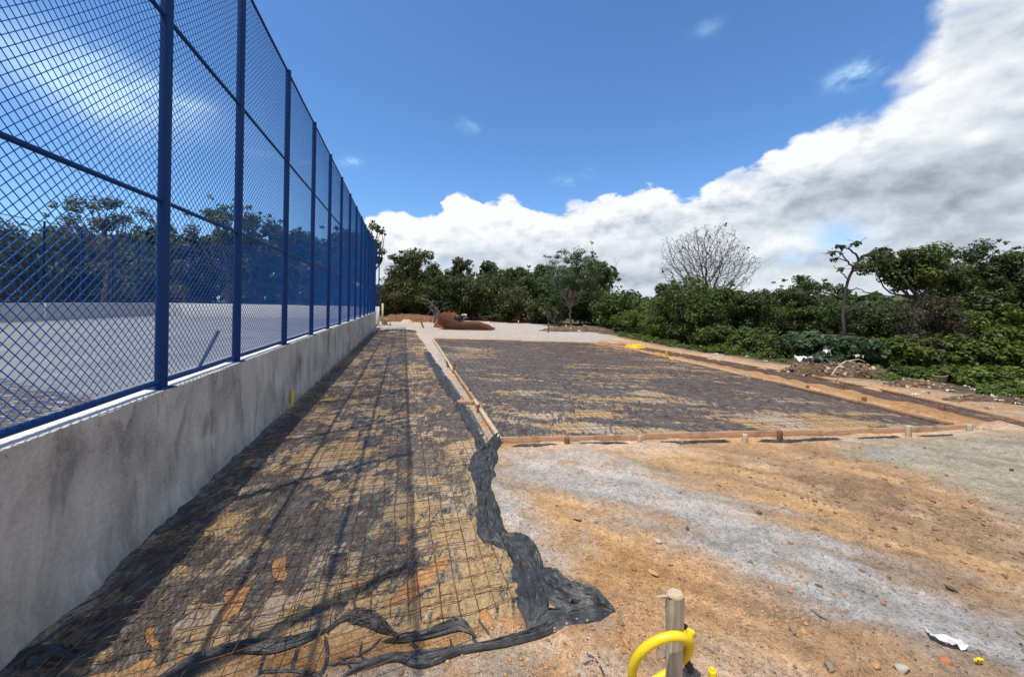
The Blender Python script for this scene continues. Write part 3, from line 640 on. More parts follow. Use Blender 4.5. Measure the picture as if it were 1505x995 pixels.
# ------------------------------------------------------------------ the court behind the fence
CF = .45
def build_court():
    P = [W(-5, -AW - .157, CF)[:2], W(24, -AW - .157, CF)[:2], at(556, 469.5, CF)[:2], at(235, 463, CF)[:2], at(63, 471, CF)[:2], np.array((-21.2, 8.0)), np.array((-20.5, -6.0))]
    FL, NL, ML, C3 = P[3], P[4], P[5], P[2]
    # floor: fan-filled fine grid in wall coordinates
    S = np.concatenate([np.linspace(-5, 10, 120), np.linspace(10.3, 34, 40)]); Tt = np.concatenate([-AW - .157 - np.linspace(0, 5, 60), np.linspace(-AW - 5.6, -30, 30)])
    gs, gt = np.meshgrid(S, Tt, indexing='ij')
    X = -math.sin(PSI) * gs + math.cos(PSI) * gt; Y = math.cos(PSI) * gs + math.sin(PSI) * gt
    wetp = [tuple(at(a, b, CF)[:2]) for a, b in [(-400, 700), (-200, 560), (0, 555), (60, 570), (140, 585), (180, 590), (120, 640), (0, 720), (-300, 1000)]]
    wet = sstep(poly_sd(X.ravel(), Y.ravel(), wetp), -.4, .4)
    F = grid_faces(*gs.shape); cx = X.ravel()[F].mean(1); cy = Y.ravel()[F].mean(1)
    F = F[poly_sd(cx, cy, np.array(P)) > -.35]
    V = np.stack([X, Y, np.full_like(X, CF) + (fbm(X, Y, 1.2, 5) - .5) * .012], -1).reshape(-1, 3)
    tag(mesh_np('court_floor', V, F, M_floor, None, True, {'wet': ('FLOAT', 'POINT', wet)}), kind='structure')
    def wall(a, b, label, nm='court_wall', z1=1.25):
        a, b = np.asarray(a, float), np.asarray(b, float); L = np.linalg.norm(b - a); n = int(L / .4) + 2
        e = (b - a) / L; nn = np.array((-e[1], e[0]))
        u = np.linspace(0, L, n); prof = [(.08, -.05), (.08, z1), (.066, z1 + .012), (-.066, z1 + .012), (-.08, z1), (-.08, -.05)]
        V = np.array([[*(a + e * q + nn * w_), zz] for q in u for w_, zz in prof]); V[:, 2] += np.where(V[:, 2] > .5, (vnoise(V[:, 0] * .7, V[:, 1] * .7, 4) - .5) * .02, 0)
        ob = thing(nm, label, 'wall', (*((a + b) / 2), 0)); oo = np.array(ob.location)
        mesh_np('wall_body', V - oo, grid_faces(n, len(prof)), M_conc2, ob)
        m = MB()
        for q, sg in ((0, -1), (L, 1)):
            c = a + e * (q + sg * .02); ang = math.atan2(e[1], e[0]); ro = np.array([[math.cos(ang), -math.sin(ang), 0], [math.sin(ang), math.cos(ang), 0], [0, 0, 1]])
            m.box(np.array((*c, z1 / 2 - .02)) - oo, (.045, .18, z1 + .06), ro)
        m.obj('wall_pier', M_conctop, ob)
        return ob
    def fence(a, b, label, z0=1.262, z1=5.05, step=2.1, full=True):
        a, b = np.asarray(a, float), np.asarray(b, float); L = np.linalg.norm(b - a); n = max(1, int(round(L / step)))
        root = thing('chain_link_fence', label, 'fence', (*((a + b) / 2), z0)); oo = np.array(root.location); pm = None
        for k in range(n + 1):
            p = a + (b - a) * k / n
            if pm is None: m = MB(); m.tube([(0, 0, 0), (0, 0, z1 - z0)], .037, 8); po = pm = m.obj('post', M_blue, root, True)
            else: po = pm.copy(); COL.objects.link(po); po.parent = root
            po.location = np.array((*p, z0)) - oo
        for z in (z0 + .06, z0 + (z1 - z0) / 3, z0 + 2 * (z1 - z0) / 3, z1 - .02):
            m = MB(); m.tube([np.array((*a, z)) - oo, np.array((*b, z)) - oo], .018, 6); m.obj('rail', M_blue, root, True)
        for k in range(n):
            V, F = chain_panel(a + (b - a) * k / n, a + (b - a) * (k + 1) / n, z0 + .06, z1 - .02, .13, .125, .0026)
            mesh_np('wire_mesh', V - oo, F, M_bluewire, root)
    wall(C3, FL, 'low concrete wall closing the far end of the court'); fence(C3, FL, 'distant blue fence on the wall at the far end of the court')
    wall(FL, NL, 'low concrete wall along the far left side of the court'); fence(FL, NL, 'distant blue fence above the left court wall near its corner')
    wall(NL, ML, 'low concrete wall nearest the left edge, across the court'); fence(NL, ML, 'distant blue fence at the left edge across the court')
    # leaning pole inside the court
    m = MB(); a = at(287, 549, CF); b = atY(321, 486, a[1] + .25); m.tube([a, (a + b) / 2 + np.array((.01, 0, 0)), b], .024, 8)
    tag(m.obj('pole', M_bluegrey, None, True), 'slanting dark pole on the court floor behind the fence', 'pole')
M_conc2 = m_simple('court_wall_concrete', (.40, .39, .37), .9, .3, 1.6, .3)
build_court()

# ------------------------------------------------------------------ plastic sheet on the strip
def ridged(x, y, s, seed, o=3): return 1 - np.abs(2 * fbm(x, y, s, seed, o) - 1) * 1.6
def sheet_attrs(S, T, X, Y, strong=1.0, streaky=0.0):
    ci, cj = np.floor(S / .1 + .35 * fbm(S, T, 2, 71)), np.floor(T / .1 + .35 * fbm(S, T, 2, 72))
    cell = _hash(ci, cj, 5)
    big = fbm(S, T, .55, 75, 4); mid = fbm(S, T * (1 - .4 * streaky) , 2.4, 77, 4)
    blk = _hash(np.floor(S / .2 + .5 * fbm(S, T, 1.5, 73)), np.floor(T / .2 + .5 * fbm(S, T, 1.5, 74)), 9)
    mud = .42 + (big - .5) * .75 + (mid - .5) * .85 + (cell - .5) * .42 * strong + (blk - .5) * .46 * strong
    return mud
def build_strip():
    na, nb = 150, 420
    u = np.linspace(0, 1, na); tmin = -AW + .004
    v = np.linspace(0, 1, nb) ** 1.9
    uu, vv = np.meshgrid(u, v, indexing='ij')
    s = np.zeros_like(uu); t = tmin + uu * (.9 - tmin)
    for _ in range(12):
        s0 = sF(t); s = s0 * (1 - vv) + (S_END - .12) * vv; t = tmin + uu * (tR(s) - tmin)
    X = -math.sin(PSI) * s + math.cos(PSI) * t; Y = math.cos(PSI) * s + math.sin(PSI) * t
    px = (s * .55 - t * 1.4); py = (s + t * .5) * .25
    z = .006 + .026 * np.clip(ridged(px, py, 7, 81), 0, 1) ** 1.6 * (.4 + .6 * fbm(s, t, 1.1, 83)) + .012 * fbm(s, t, 5, 84) + .010 * ridged(s, t, 11, 85, 2)
    z += .018 * np.exp(-((t - tmin) / .05) ** 2) * (.5 + fbm(s, t * 0, 3, 88))       # turned up against the wall
    z -= .012
    z = np.where(vv < .004, -.010 + (z + .010) * sstep(vv, -.0005, .004), z)
    f = lambda a: a.ravel()
    S, T, x, y = f(s), f(t), f(X), f(Y)
    mud = sheet_attrs(S, T, x, y)
    mud += .35 * (1 - sstep(np.abs(T - .25), .1, .8)) * sstep(S, 1.5, 3) * (fbm(S, T, 1.3, 91) - .25)
    near = 1 - sstep(S, 1.6, 3.2)
    mud += .10 * near
    torn = np.zeros_like(S)
    def pat(pts, soft=.03, k=1.0, arr=None):
        sd = poly_sd(x + (fbm(x, y, 7, 95) - .5) * .07, y + (fbm(x, y, 7, 96) - .5) * .07, PX(pts)); return sstep(sd, -soft, soft) * k
    for pts in ([(576, 888), (590, 868), (622, 840), (652, 820), (657, 832), (636, 858), (612, 880)], [(398, 858), (405, 822), (424, 820), (420, 850), (412, 862)], [(330, 868), (372, 858), (352, 905), (326, 912)],
                [(706, 898), (722, 905), (735, 925), (700, 930)], [(520, 858), (540, 858), (538, 872), (520, 872)], [(212, 928), (226, 928), (222, 962), (212, 965)], [(170, 985), (214, 968), (222, 985), (150, 1000)], [(255, 960), (275, 958), (270, 985), (252, 980)],
                [(585, 792), (600, 788), (598, 802), (586, 804)]):
        torn = np.maximum(torn, pat(pts, .02))
    for pts in ([(300, 790), (335, 750), (372, 770), (352, 800), (310, 805)], [(462, 665), (530, 632), (530, 672), (455, 682)], [(640, 660), (705, 640), (715, 660), (660, 668)], [(560, 735), (625, 725), (630, 760), (570, 765)], [(640, 790), (690, 740), (695, 775), (660, 810)]):
        mud += .30 * pat(pts, .12)
    film = sstep(T + .35 * (fbm(S, T, 1, 98) - .5), -.35, .25) * (1 - sstep(S, 3.0, 5.0)) + .15
    wall_shade = (1 - sstep(T - tmin, .15, .55)) * sstep(fbm(S, T, .8, 99), .3, .5) * .5  # the wall's shadow put into the sheet colour, broken up by noise
    root = thing('plastic_sheet', 'crumpled black plastic sheet caked with tan mud beneath the steel grid beside the wall', 'plastic sheet', W(4, -.4))
    o = np.array(root.location)
    V = np.stack([x, y, f(z)], 1) - o
    mesh_np('sheet', V, grid_faces(na, nb), M_sheet, root, True, {'mud': ('FLOAT', 'POINT', mud), 'torn': ('FLOAT', 'POINT', torn), 'film': ('FLOAT', 'POINT', film), 'wall_shade': ('FLOAT', 'POINT', wall_shade)})
    global ribbon
    def ribbon(pts, width, height, seed, step=.010, na=46, z0=-.002, flat=.35, freq=1.0, mat=M_fold, par=None, endl=None):
        P = np.array([at(*p)[:2] for p in pts]); d = np.r_[0, np.cumsum(np.linalg.norm(np.diff(P, axis=0), axis=1))]
        n = max(8, int(d[-1] / step)); q = np.linspace(0, d[-1], n)
        def sm(a):
            a = np.interp(q, d, a); k = max(1, int(n / len(pts) / 2)); ker = np.ones(2 * k + 1) / (2 * k + 1)
            return np.convolve(np.pad(a, k, mode='edge'), ker, 'valid')
        cx, cy, w = sm(P[:, 0]), sm(P[:, 1]), sm(np.broadcast_to(width, len(pts)))
        cx[0], cy[0], cx[-1], cy[-1] = P[0, 0], P[0, 1], P[-1, 0], P[-1, 1]
        tx, ty = np.gradient(cx), np.gradient(cy); L = np.hypot(tx, ty) + 1e-9; nx_, ny_ = -ty / L, tx / L
        a = np.linspace(-1, 1, na); qq, aa = np.meshgrid(q, a, indexing='ij')
        endt = np.clip(np.minimum(q, d[-1] - q) / ((.10 + .2 * w) if endl is None else endl), 0, 1)[:, None] ** .7
        env = np.clip(1 - np.abs(aa) ** 2.6, 0, 1)
        tw = aa * 1.9 * freq + 1.6 * (fbm(qq, aa * .3, 2.2, seed + 3) - .5) * 2
        tw = tw + 1.1 * (fbm(qq, aa, 7, seed + 21, 2) - .5)
        fold = np.clip(ridged(qq * .9 * freq, tw * 1.0, 1.15, seed, 2), 0, 1.2) ** 1.7; fold2 = np.clip(ridged(qq * 2.2 * freq, tw * 3.0, 1.2, seed + 7, 2), 0, 1) ** 1.8
        zz = height * endt * (.46 * env + env ** .5 * (np.clip(fold, 0, 1.2) * .75 * (flat + fbm(qq, aa * 0, 3.5, seed + 9)) + .11 * fold2))
        lat = w[:, None] / 2 * (aa * (.75 + .5 * fbm(qq, np.sign(aa) * 3, 6, seed + 11)) + .35 * (fbm(qq, aa, 4.5, seed + 13) - .5)) * (.25 + .75 * endt)
        V = np.stack([cx[:, None] + nx_[:, None] * lat, cy[:, None] + ny_[:, None] * lat, z0 + zz], -1).reshape(-1, 3)
        return mesh_np('fold', V - (o if par is None else np.array(par.location)), grid_faces(n, na), mat, root if par is None else par, True)
    ribbon([(738, 640), (726, 655), (712, 672), (706, 692), (712, 715), (712, 735)], [.10, .16, .24, .22, .17, .16], .075, 201)
    ribbon([(708, 715), (716, 745), (720, 770), (722, 788), (740, 800), (752, 812)], [.16, .16, .20, .22, .20, .16], .085, 211)
    ribbon([(722, 792), (745, 798), (765, 808), (772, 822), (786, 838), (792, 852)], [.10, .14, .17, .17, .15, .12], .085, 221)
    ribbon([(758, 818), (772, 845), (780, 872), (786, 898), (776, 922)], [.10, .16, .20, .18, .1], .06, 231)
    ribbon([(780, 838), (800, 852), (818, 868), (838, 880), (862, 885), (884, 892), (908, 903)], [.15, .24, .27, .24, .19, .13, .03], .07, 241, freq=1.2)
    ribbon([(776, 925), (795, 912), (830, 905), (868, 903), (906, 901)], [.06, .15, .16, .12, .02], .03, 251)
    ribbon([(728, 700), (720, 690), (700, 640), (676, 600), (658, 570), (640, 541), (626, 517)], [.1, .12, .16, .2, .22, .25, .2], .05, 256, step=.03)
    # front edge
    ribbon([(225, 1000), (262, 978), (300, 960), (345, 950), (400, 948), (450, 938), (486, 922)], [.03, .05, .025, .06, .09, .06, .03], .022, 261)
    ribbon([(480, 928), (498, 912), (522, 905), (548, 912), (570, 928), (590, 934)], [.04, .10, .12, .08, .03, .015], .040, 271)
    ribbon([(560, 942), (590, 940), (625, 934), (652, 924), (672, 915), (690, 925), (700, 935)], [.015, .03, .04, .06, .08, .04, .015], .032, 281)
    ribbon([(500, 993), (530, 980), (560, 970), (588, 962), (612, 972), (640, 968), (668, 958), (700, 952), (740, 944), (780, 934), (838, 908)], [.015, .03, .03, .03, .08, .07, .03, .03, .04, .05, .08], .025, 291)
    ribbon([(-10, 1015), (20, 985), (50, 970), (85, 968), (125, 972)], [.2, .2, .17, .13, .06], .05, 301)
    ribbon([(240, 1000), (300, 975), (325, 962)], [.08, .1, .04], .03, 311)
    ribbon([(551, 488), (575, 487), (600, 487), (612, 489)], [.3, .35, .3, .2], .10, 321, step=.04)
    k = 0
    for pts in ([(392, 951), (386, 968), (380, 990)], [(440, 942), (434, 962), (428, 985)], [(478, 932), (482, 955), (478, 978), (470, 992)], [(532, 940), (528, 962), (545, 970)], [(560, 936), (545, 952), (520, 962), (500, 967)], [(600, 940), (620, 955), (640, 968)],
                [(660, 932), (664, 948), (660, 956)], [(694, 930), (700, 944), (716, 950)], [(380, 985), (430, 982), (470, 990)], [(480, 975), (520, 970), (560, 968)], [(590, 958), (640, 952), (700, 945)], [(686, 890), (704, 910), (722, 934)], [(500, 962), (522, 985), (524, 990)], [(840, 905), (852, 928), (856, 936)], [(405, 1000), (450, 988), (478, 985)]):
        ribbon(pts, rng.uniform(.006, .018), .007, 700 + k, step=.008, na=12, z0=-.006, endl=.02).name = 'strand'; k += 1
build_strip()

def sheet_quad(name, label, corners, n, zbase, seed, mudb, edges=None, amp=.016):
    """bilinear sheet between four ground corners (front-left, front-right, back-right, back-left)"""
    fl, fr, br, bl = [np.asarray(c, float)[:2] for c in corners]
    nu, nv = n; u = np.linspace(0, 1, nu); v = np.linspace(0, 1, nv) ** 1.35
    uu, vv = np.meshgrid(u, v, indexing='ij'); U, Vv = uu.ravel()[:, None], vv.ravel()[:, None]
    P = (fl * (1 - U) + fr * U) * (1 - Vv) + (bl * (1 - U) + br * U) * Vv
    if edges is not None: P = poly_at(edges[0], Vv[:, 0]) * (1 - U) + poly_at(edges[1], Vv[:, 0]) * U
    x, y = P[:, 0], P[:, 1]; S = -math.sin(PSI) * x + math.cos(PSI) * y; T = math.cos(PSI) * x + math.sin(PSI) * y
    z = zbase + amp * ridged(S * .6, T * 1.5, 3.2, seed) * .8 + amp * .7 * fbm(S, T, 4, seed + 3)
    q1 = (x * .97 - y * .24); q2 = (x * .24 + y * .97)          # creases lie across, streaks follow the bars
    mud = mudb + (fbm(q1, q2, .5, seed + 5, 4) - .5) * 1.0 + (fbm(q1 * .55, q2 * 2.2, 2.2, seed + 7, 4) - .5) * 1.5 + (_hash(np.floor(S / .1), np.floor(T / .1), 3) - .5) * .28
    if n[0] > 100:
        for pts_, k_ in (([(1150, 592), (1250, 600), (1360, 622), (1300, 634), (1120, 632), (1060, 615)], .34), ([(800, 545), (880, 548), (990, 575), (1040, 600), (950, 595), (840, 565)], .24), ([(740, 600), (820, 610), (850, 640), (745, 642)], .22)):
            mud = mud + k_ * sstep(poly_sd(x, y, PX(pts_)), -.5, .5)
    o = np.array((*P.mean(0), 0))
    attrs = {'mud': ('FLOAT', 'POINT', mud), 'torn': ('FLOAT', 'POINT', 0 * mud), 'film': ('FLOAT', 'POINT', 0 * mud + .12), 'wall_shade': ('FLOAT', 'POINT', 0 * mud)}
    ob = mesh_np(name, np.c_[x, y, z] - o, grid_faces(nu, nv), M_sheet, None, True, attrs); ob.location = o
    return tag(ob, label, 'plastic sheet')
slab_sheet = sheet_quad('plastic_sheet', 'wide dark plastic sheet lining the big timber-edged slab bed', SLAB, (260, 260), -.008, 400, .25)
def poly_at(pts, v):
    P_ = np.array([at(*p)[:2] for p in pts]); d_ = np.r_[0, np.cumsum(np.linalg.norm(np.diff(P_, axis=0), axis=1))]; d_ /= d_[-1]
    return np.stack([np.interp(v, d_, P_[:, 0]), np.interp(v, d_, P_[:, 1])], -1)
TR_L = [(1448, 622), (1356, 600), (1270, 581), (1185, 563.5), (1100, 546.5), (1000, 526), (888, 504.3)]
TR_R = [(1660, 662), (1505, 622.5), (1342, 585), (1205, 558.5), (1080, 535), (990, 519.5), (905, 506)]
sheet_quad('plastic_sheet', 'narrow dark plastic sheet lining the long trench bed on the right', SLAB, (30, 300), -.012, 450, .06, (TR_L, TR_R))

for pts, w_, h_, sd_ in (([(845, 652), (880, 653), (925, 651)], [.03, .05, .03], .022, 601), ([(960, 651), (1000, 651), (1040, 649), (1075, 648)], [.03, .06, .05, .03], .022, 611), ([(1110, 648), (1150, 649), (1200, 646), (1240, 645)], [.03, .06, .05, .03], .025, 621),
        ([(1255, 645), (1290, 644), (1325, 642)], [.04, .06, .03], .022, 631), ([(1345, 642), (1375, 642), (1405, 639)], [.03, .05, .03], .022, 641), ([(750, 655), (790, 655), (825, 654)], [.02, .04, .02], .025, 651)):
    ribbon(pts, w_, h_, sd_, z0=-.004, par=slab_sheet)
# ------------------------------------------------------------------ reinforcing bars
BARS = []
def bar_mesh(seed):
    r = np.random.default_rng(seed); n = 9; x = np.linspace(0, 1, n)
    m = MB(); m.tube(np.c_[x, np.cumsum(r.normal(0, .0045, n)) - x * 0, np.abs(np.cumsum(r.normal(0, .003, n))) * .6], 1, 5)
    return m
def make_bars(root, segs, r):
    """each bar an object of its own under the grid; alike bars share a mesh"""
    o = np.array(root.location); protos = {}
    for k, (a, b) in enumerate(segs):
        a, b = np.asarray(a, float), np.asarray(b, float); L = np.linalg.norm(b - a)
        key = (k % 6, round(L * 2))
        if key not in protos:
            rr = np.random.default_rng(key[0] * 31 + key[1]); n = 10 if L < 4 else 22; x = np.linspace(0, 1, n)
            yy = np.cumsum(rr.normal(0, .006, n)); yy -= x * yy[-1]; zz = np.cumsum(rr.normal(0, .004, n)); zz -= x * zz[-1]
            m = MB(); m.tube(np.c_[x * L, yy, zz], r, 4, False); ob = m.obj('rebar', M_rust, root, True); protos[key] = (ob, L)
        else:
            ob = protos[key][0].copy(); COL.objects.link(ob); ob.parent = root
        d = (b - a) / L; ob.rotation_mode = 'QUATERNION'; ob.rotation_quaternion = Vector(d).to_track_quat('X', 'Z')
        ob.location = a - o; ob.scale = (L / protos[key][1], 1, 1)
def strip_bars():
    root = thing('rebar_grid', 'rusty steel bar grid laid over the muddy plastic strip beside the wall', 'steel grid', W(4, -.4, .03)); segs = []
    J = lambda a: rng.uniform(-a, a)
    # lengthwise bars: three runs of panels with overlaps
    for s0, s1, off, dz in ((1.25, 7.3, 0, .032), (6.9, 13.0, .02, .036), (12.6, S_END - .3, -.015, .032)):
        t = -1.47 + off
        while t < 1.1:
            a = max(s0, float(sF(t)) + .04) + J(.03); b = s1 + J(.05)
            if t < tR(a) - .12 or t < tR(b) - .12:
                while t > tR(a) - .1 and a < b: a += .1
                while t > tR(b) - .1 and b > a: b -= .1
                if b - a > .6: segs.append((W(a, t + J(.022), dz + J(.007)), W(b, t + J(.045), dz + J(.007))))
            t += .088
    s = 1.32; i = 0
    while s < S_END - .3:
        tr = float(tR(s)) - .07 - abs(J(.05)); tl = -1.56 + abs(J(.05))
        ts = np.linspace(tl, tr, 60); ok = ts[sF(ts) < s - .02]
        if len(ok) > 6: segs.append((W(s + J(.02), ok[0], .026 + J(.008)), W(s + J(.05) + .02, ok[-1], .026 + J(.008))))
        s += .086 if s < 8.5 else .15
        i += 1
    # a second loose panel overlapping near the front, turned a little
    for k in range(9):
        a = 1.5 + k * .11; segs.append((W(a, -1.35 + J(.04), .044), W(a + .30, .28 + J(.1), .046)))
    for k in range(6): segs.append((W(1.55 + J(.1), -1.2 + k * .16, .05), W(2.9 + J(.2), -1.12 + k * .17, .047)))
    make_bars(root, segs, .0023)
    return len(segs)
n1 = strip_bars()
def quad_bars(label, corners, na, nb, z, r, loc):
    root = thing('rebar_grid', label, 'steel grid', loc); fl, fr, br, bl = [np.asarray(c, float)[:2] for c in corners]; segs = []
    J = lambda a: rng.uniform(-a, a)
    for k in range(na):
        u = (k + .5 + J(.1)) / na; a = fl * (1 - u) + fr * u; b = bl * (1 - u) + br * u; e = (b - a) * .006
        segs.append(((*(a + e), z + J(.004)), (*(b - e), z + J(.004))))
    for k in range(nb):
        v = (k + .5 + J(.1)) / nb; a = fl * (1 - v) + bl * v; b = fr * (1 - v) + br * v; e = (b - a) * .008
        segs.append(((*(a + e), z + .008 + J(.005)), (*(b - e), z + .008 + J(.005))))
    make_bars(root, segs, r); return len(segs)
n2 = quad_bars('rusty steel bar grid lying inside the big timber-edged slab bed', SLAB, 64, 118, .020, .0019, (*np.mean(SLAB, 0), 0))
def trench_bars():
    root = thing('rebar_grid', 'rusty steel bar grid lying in the long trench bed on the right', 'steel grid', at(1250, 572)); segs = []
    for u in np.linspace(.12, .88, 7):
        q = np.linspace(.01, .99, 9)
        for v0, v1 in zip(q[:-1], q[1:]):
            a, b = [(poly_at(TR_L, np.array([v]))[0] * (1 - u) + poly_at(TR_R, np.array([v]))[0] * u) for v in (v0, v1 + .012)]
            segs.append(((*a, .016 + rng.uniform(0, .006)), (*b, .016 + rng.uniform(0, .006))))
    for v in np.linspace(.01, .99, 120):
        a, b = poly_at(TR_L, np.array([v]))[0], poly_at(TR_R, np.array([v]))[0]; e = (b - a) * .06; segs.append(((*(a + e), .022), (*(b - e), .022)))
    make_bars(root, segs, .0020); return len(segs)
n3 = trench_bars()
print('bars', n1, n2, n3)

# ------------------------------------------------------------------ timber forms and pegs
def board(a, b, label, h=.082, th=.028, z=-.02, mat=None, tilt=0.0, za=0, zb=0):
    a, b = np.asarray(a, float)[:2], np.asarray(b, float)[:2]; L = np.linalg.norm(b - a); n = max(4, int(L / .25)); x = np.linspace(-L / 2, L / 2, n)
    prof = np.array([(-th / 2, 0), (th / 2, 0), (th / 2, h - .004), (th / 2 - .004, h), (-th / 2 + .004, h), (-th / 2, h - .004), (-th / 2, 0)])
    bow = (fbm(x, x * 0 + a[0], .5, 3, 2) - .5) * .05; V = []
    for i in range(n):
        zz = za + (zb - za) * i / (n - 1) + (vnoise(np.array([x[i] * 1.3]), np.array([b[0]]), 7)[0] - .5) * .012
        for py_, pz in prof: V.append((x[i], py_ + bow[i] + tilt * pz, pz + zz))
    m = MB(); m.add(V, grid_faces(n, len(prof))[:, ::-1])
    for i in (0, n - 1):
        k = i * len(prof); m.add([V[k + j] for j in range(6)], [(0, 1, 2, 5), (5, 2, 3, 4)] if i == 0 else [(5, 2, 1, 0), (4, 3, 2, 5)])
    o = m.obj('form_board', mat or M_wood); o.location = (*((a + b) / 2), z); o.rotation_euler = (0, 0, math.atan2(b[1] - a[1], b[0] - a[0]))
    return tag(o, label, 'board')
A = lambda x, y: at(x, y)
FB = 'timber form boards edging the concrete beds'
for lab, p, q, kw in (
    ('orange pine form board along the near edge, at the left corner of the slab bed', (735, 650), (946, 646), {}),
    ('pine form board in the middle of the near slab edge', (938, 645), (1222, 639), {'th': .03}),
    ('pine form board at the right end of the near slab edge', (1206, 640), (1432, 632), {'zb': .012}),
    ('weathered form board on the left slab edge, nearest the corner', (736, 651), (697, 592), {'mat': M_wood_pale, 'th': .045}),
    ('dark-stained form board halfway along the left slab edge', (700, 594), (664, 543), {'th': .04}),
    ('pale form board at the far end of the left slab edge', (668, 548), (636, 499), {'mat': M_wood_pale, 'th': .05}),
    ('thin reddish board along the far slab edge, left half', (638, 499), (770, 502), {'th': .05}),
    ('thin pale board along the far slab edge, right half', (766, 502), (878, 504.5), {'mat': M_wood_pale, 'th': .05}),
    ('form board on the right slab edge, nearest the front corner', (1400, 628), (1255, 592), {}),
    ('muddy form board on the right slab edge, second from the front', (1262, 594), (1108, 557), {}),
    ('pale form board on the right slab edge beside the two short pegs', (1112, 558), (985, 528), {'mat': M_wood_pale}),
    ('form board at the far end of the right slab edge', (990, 530), (876, 504), {}),
    ('orange board on the outer trench side, at the right picture edge', (1650, 657), (1420, 602.5), {'h': .062, 'th': .03}),
    ('board on the outer trench side holding the brown stake', (1428, 604), (1290, 573), {'h': .062, 'th': .03}),
    ('board on the outer trench side below the rubbish heap', (1296, 574), (1160, 548), {'h': .062, 'th': .03}),
    ('pale board on the outer trench side, past the rubbish heap', (1166, 549), (1040, 527), {'h': .062, 'th': .03, 'mat': M_wood_pale}),
    ('far board on the outer trench side near the yellow coil', (1046, 528), (908, 505), {'h': .062, 'th': .03})):
    o = board(A(*p), A(*q), lab, **kw); o['group'] = FB
def peg(px, py, label, h=.16, w=.05, d=.03, mat=None, lean=(0, 0), name='wooden_peg', z=-.05, rz=.1, sharp=False):
    p = at(px, py); m = MB(); J = lambda: rng.uniform(-.003, .003)
    V = [(sx * w / 2 + lean[0] * zz + J(), sy * d / 2 + lean[1] * zz + J(), zz + J()) for zz in (0, h * .5, h * .92) for sx, sy in ((-1, -1), (1, -1), (1, 1), (-1, 1))]
    V += [(sx * w * .42 + lean[0] * h, sy * d * .4 + lean[1] * h, h + J() * 2) for sx, sy in ((-1, -1), (1, -1), (1, 1), (-1, 1))]
    F = [(i * 4 + j, i * 4 + (j + 1) % 4, (i + 1) * 4 + (j + 1) % 4, (i + 1) * 4 + j) for i in range(3) for j in range(4)] + [(12, 13, 14, 15)]
    m.add(V, F); o = m.obj(name, mat or M_wood_pale); o.location = (p[0], p[1], z); o.rotation_euler = (0, 0, rz)
    return tag(o, label, 'peg', 'pegs driven in beside the form boards')
peg(833, 653, 'dark brown round peg against the near form board, leftmost of them', .13, .055, .035, M_wood_brown)
peg(940, 650, 'small muddy peg at the first joint of the near form board', .13, .05, .03, M_wood_grey)
peg(1095, 648, 'pale squat peg buried against the near form board', .13, .06, .03, M_wood_pale)
peg(1146, 645, 'brown peg against the near form board right of the pale squat one', .15, .05, .03, M_wood_brown)
peg(1335, 642, 'pale upright peg before the right end of the near form board', .19, .055, .03)
peg(1425, 637, 'weathered peg closing the right end of the near form board', .17, .06, .03, M_wood_grey)
peg(1441, 636, 'short whitish peg just past the right end of the near form board', .13, .055, .03)
peg(1270, 591, 'short dark red peg beside the right slab edge', .14, .06, .03, M_wood_brown)
peg(1385, 605, 'dark red stake against the outer trench board', .15, .075, .03, M_wood_brown)
peg(1238, 570, 'small dark red peg against the outer trench board under the rubbish heap', .14, .06, .03, M_wood_brown)
peg(1187, 572, 'tiny brown peg inside the trench halfway along', .12, .05, .03, M_wood_brown)
peg(1093, 556, 'left of two thin cream pegs standing together', .2, .035, .03)
peg(1101, 557, 'right of two thin cream pegs standing together', .19, .035, .03, lean=(.12, 0))
peg(666, 548, 'dark crooked peg leaning on the left slab board', .28, .05, .04, M_wood_brown, (.12, .1))
peg(660, 541, 'second dark peg behind the crooked one on the left slab board', .22, .05, .04, M_wood_brown, (-.3, .1))
peg(690, 580, 'brown peg halfway down the left slab board', .17, .04, .04, M_wood_brown)
peg(703, 605, 'dark peg low against the left slab board near its front', .16, .05, .04, M_wood_brown)
peg(623, 482, 'dark peg leaning on the pale gravel apron', .5, .1, .06, M_wood_brown, (-.45, .2))
peg(806, 489, 'lone thin dark peg standing on the far gravel', .62, .06, .05, M_wood_brown)
peg(876, 546, 'dark stub sticking out of the middle of the slab bed', .14, .05, .05, M_wood_brown)
peg(778, 748, 'tiny square peg end in the pale strip by the black plastic', .085, .042, .042, M_wood_grey)
# short orange block beside the strip
o = board(at(672, 593), at(696, 593), 'short orange wood offcut lying across the plastic by the left slab board', .05, .09, .0); o['category'] = 'offcut'

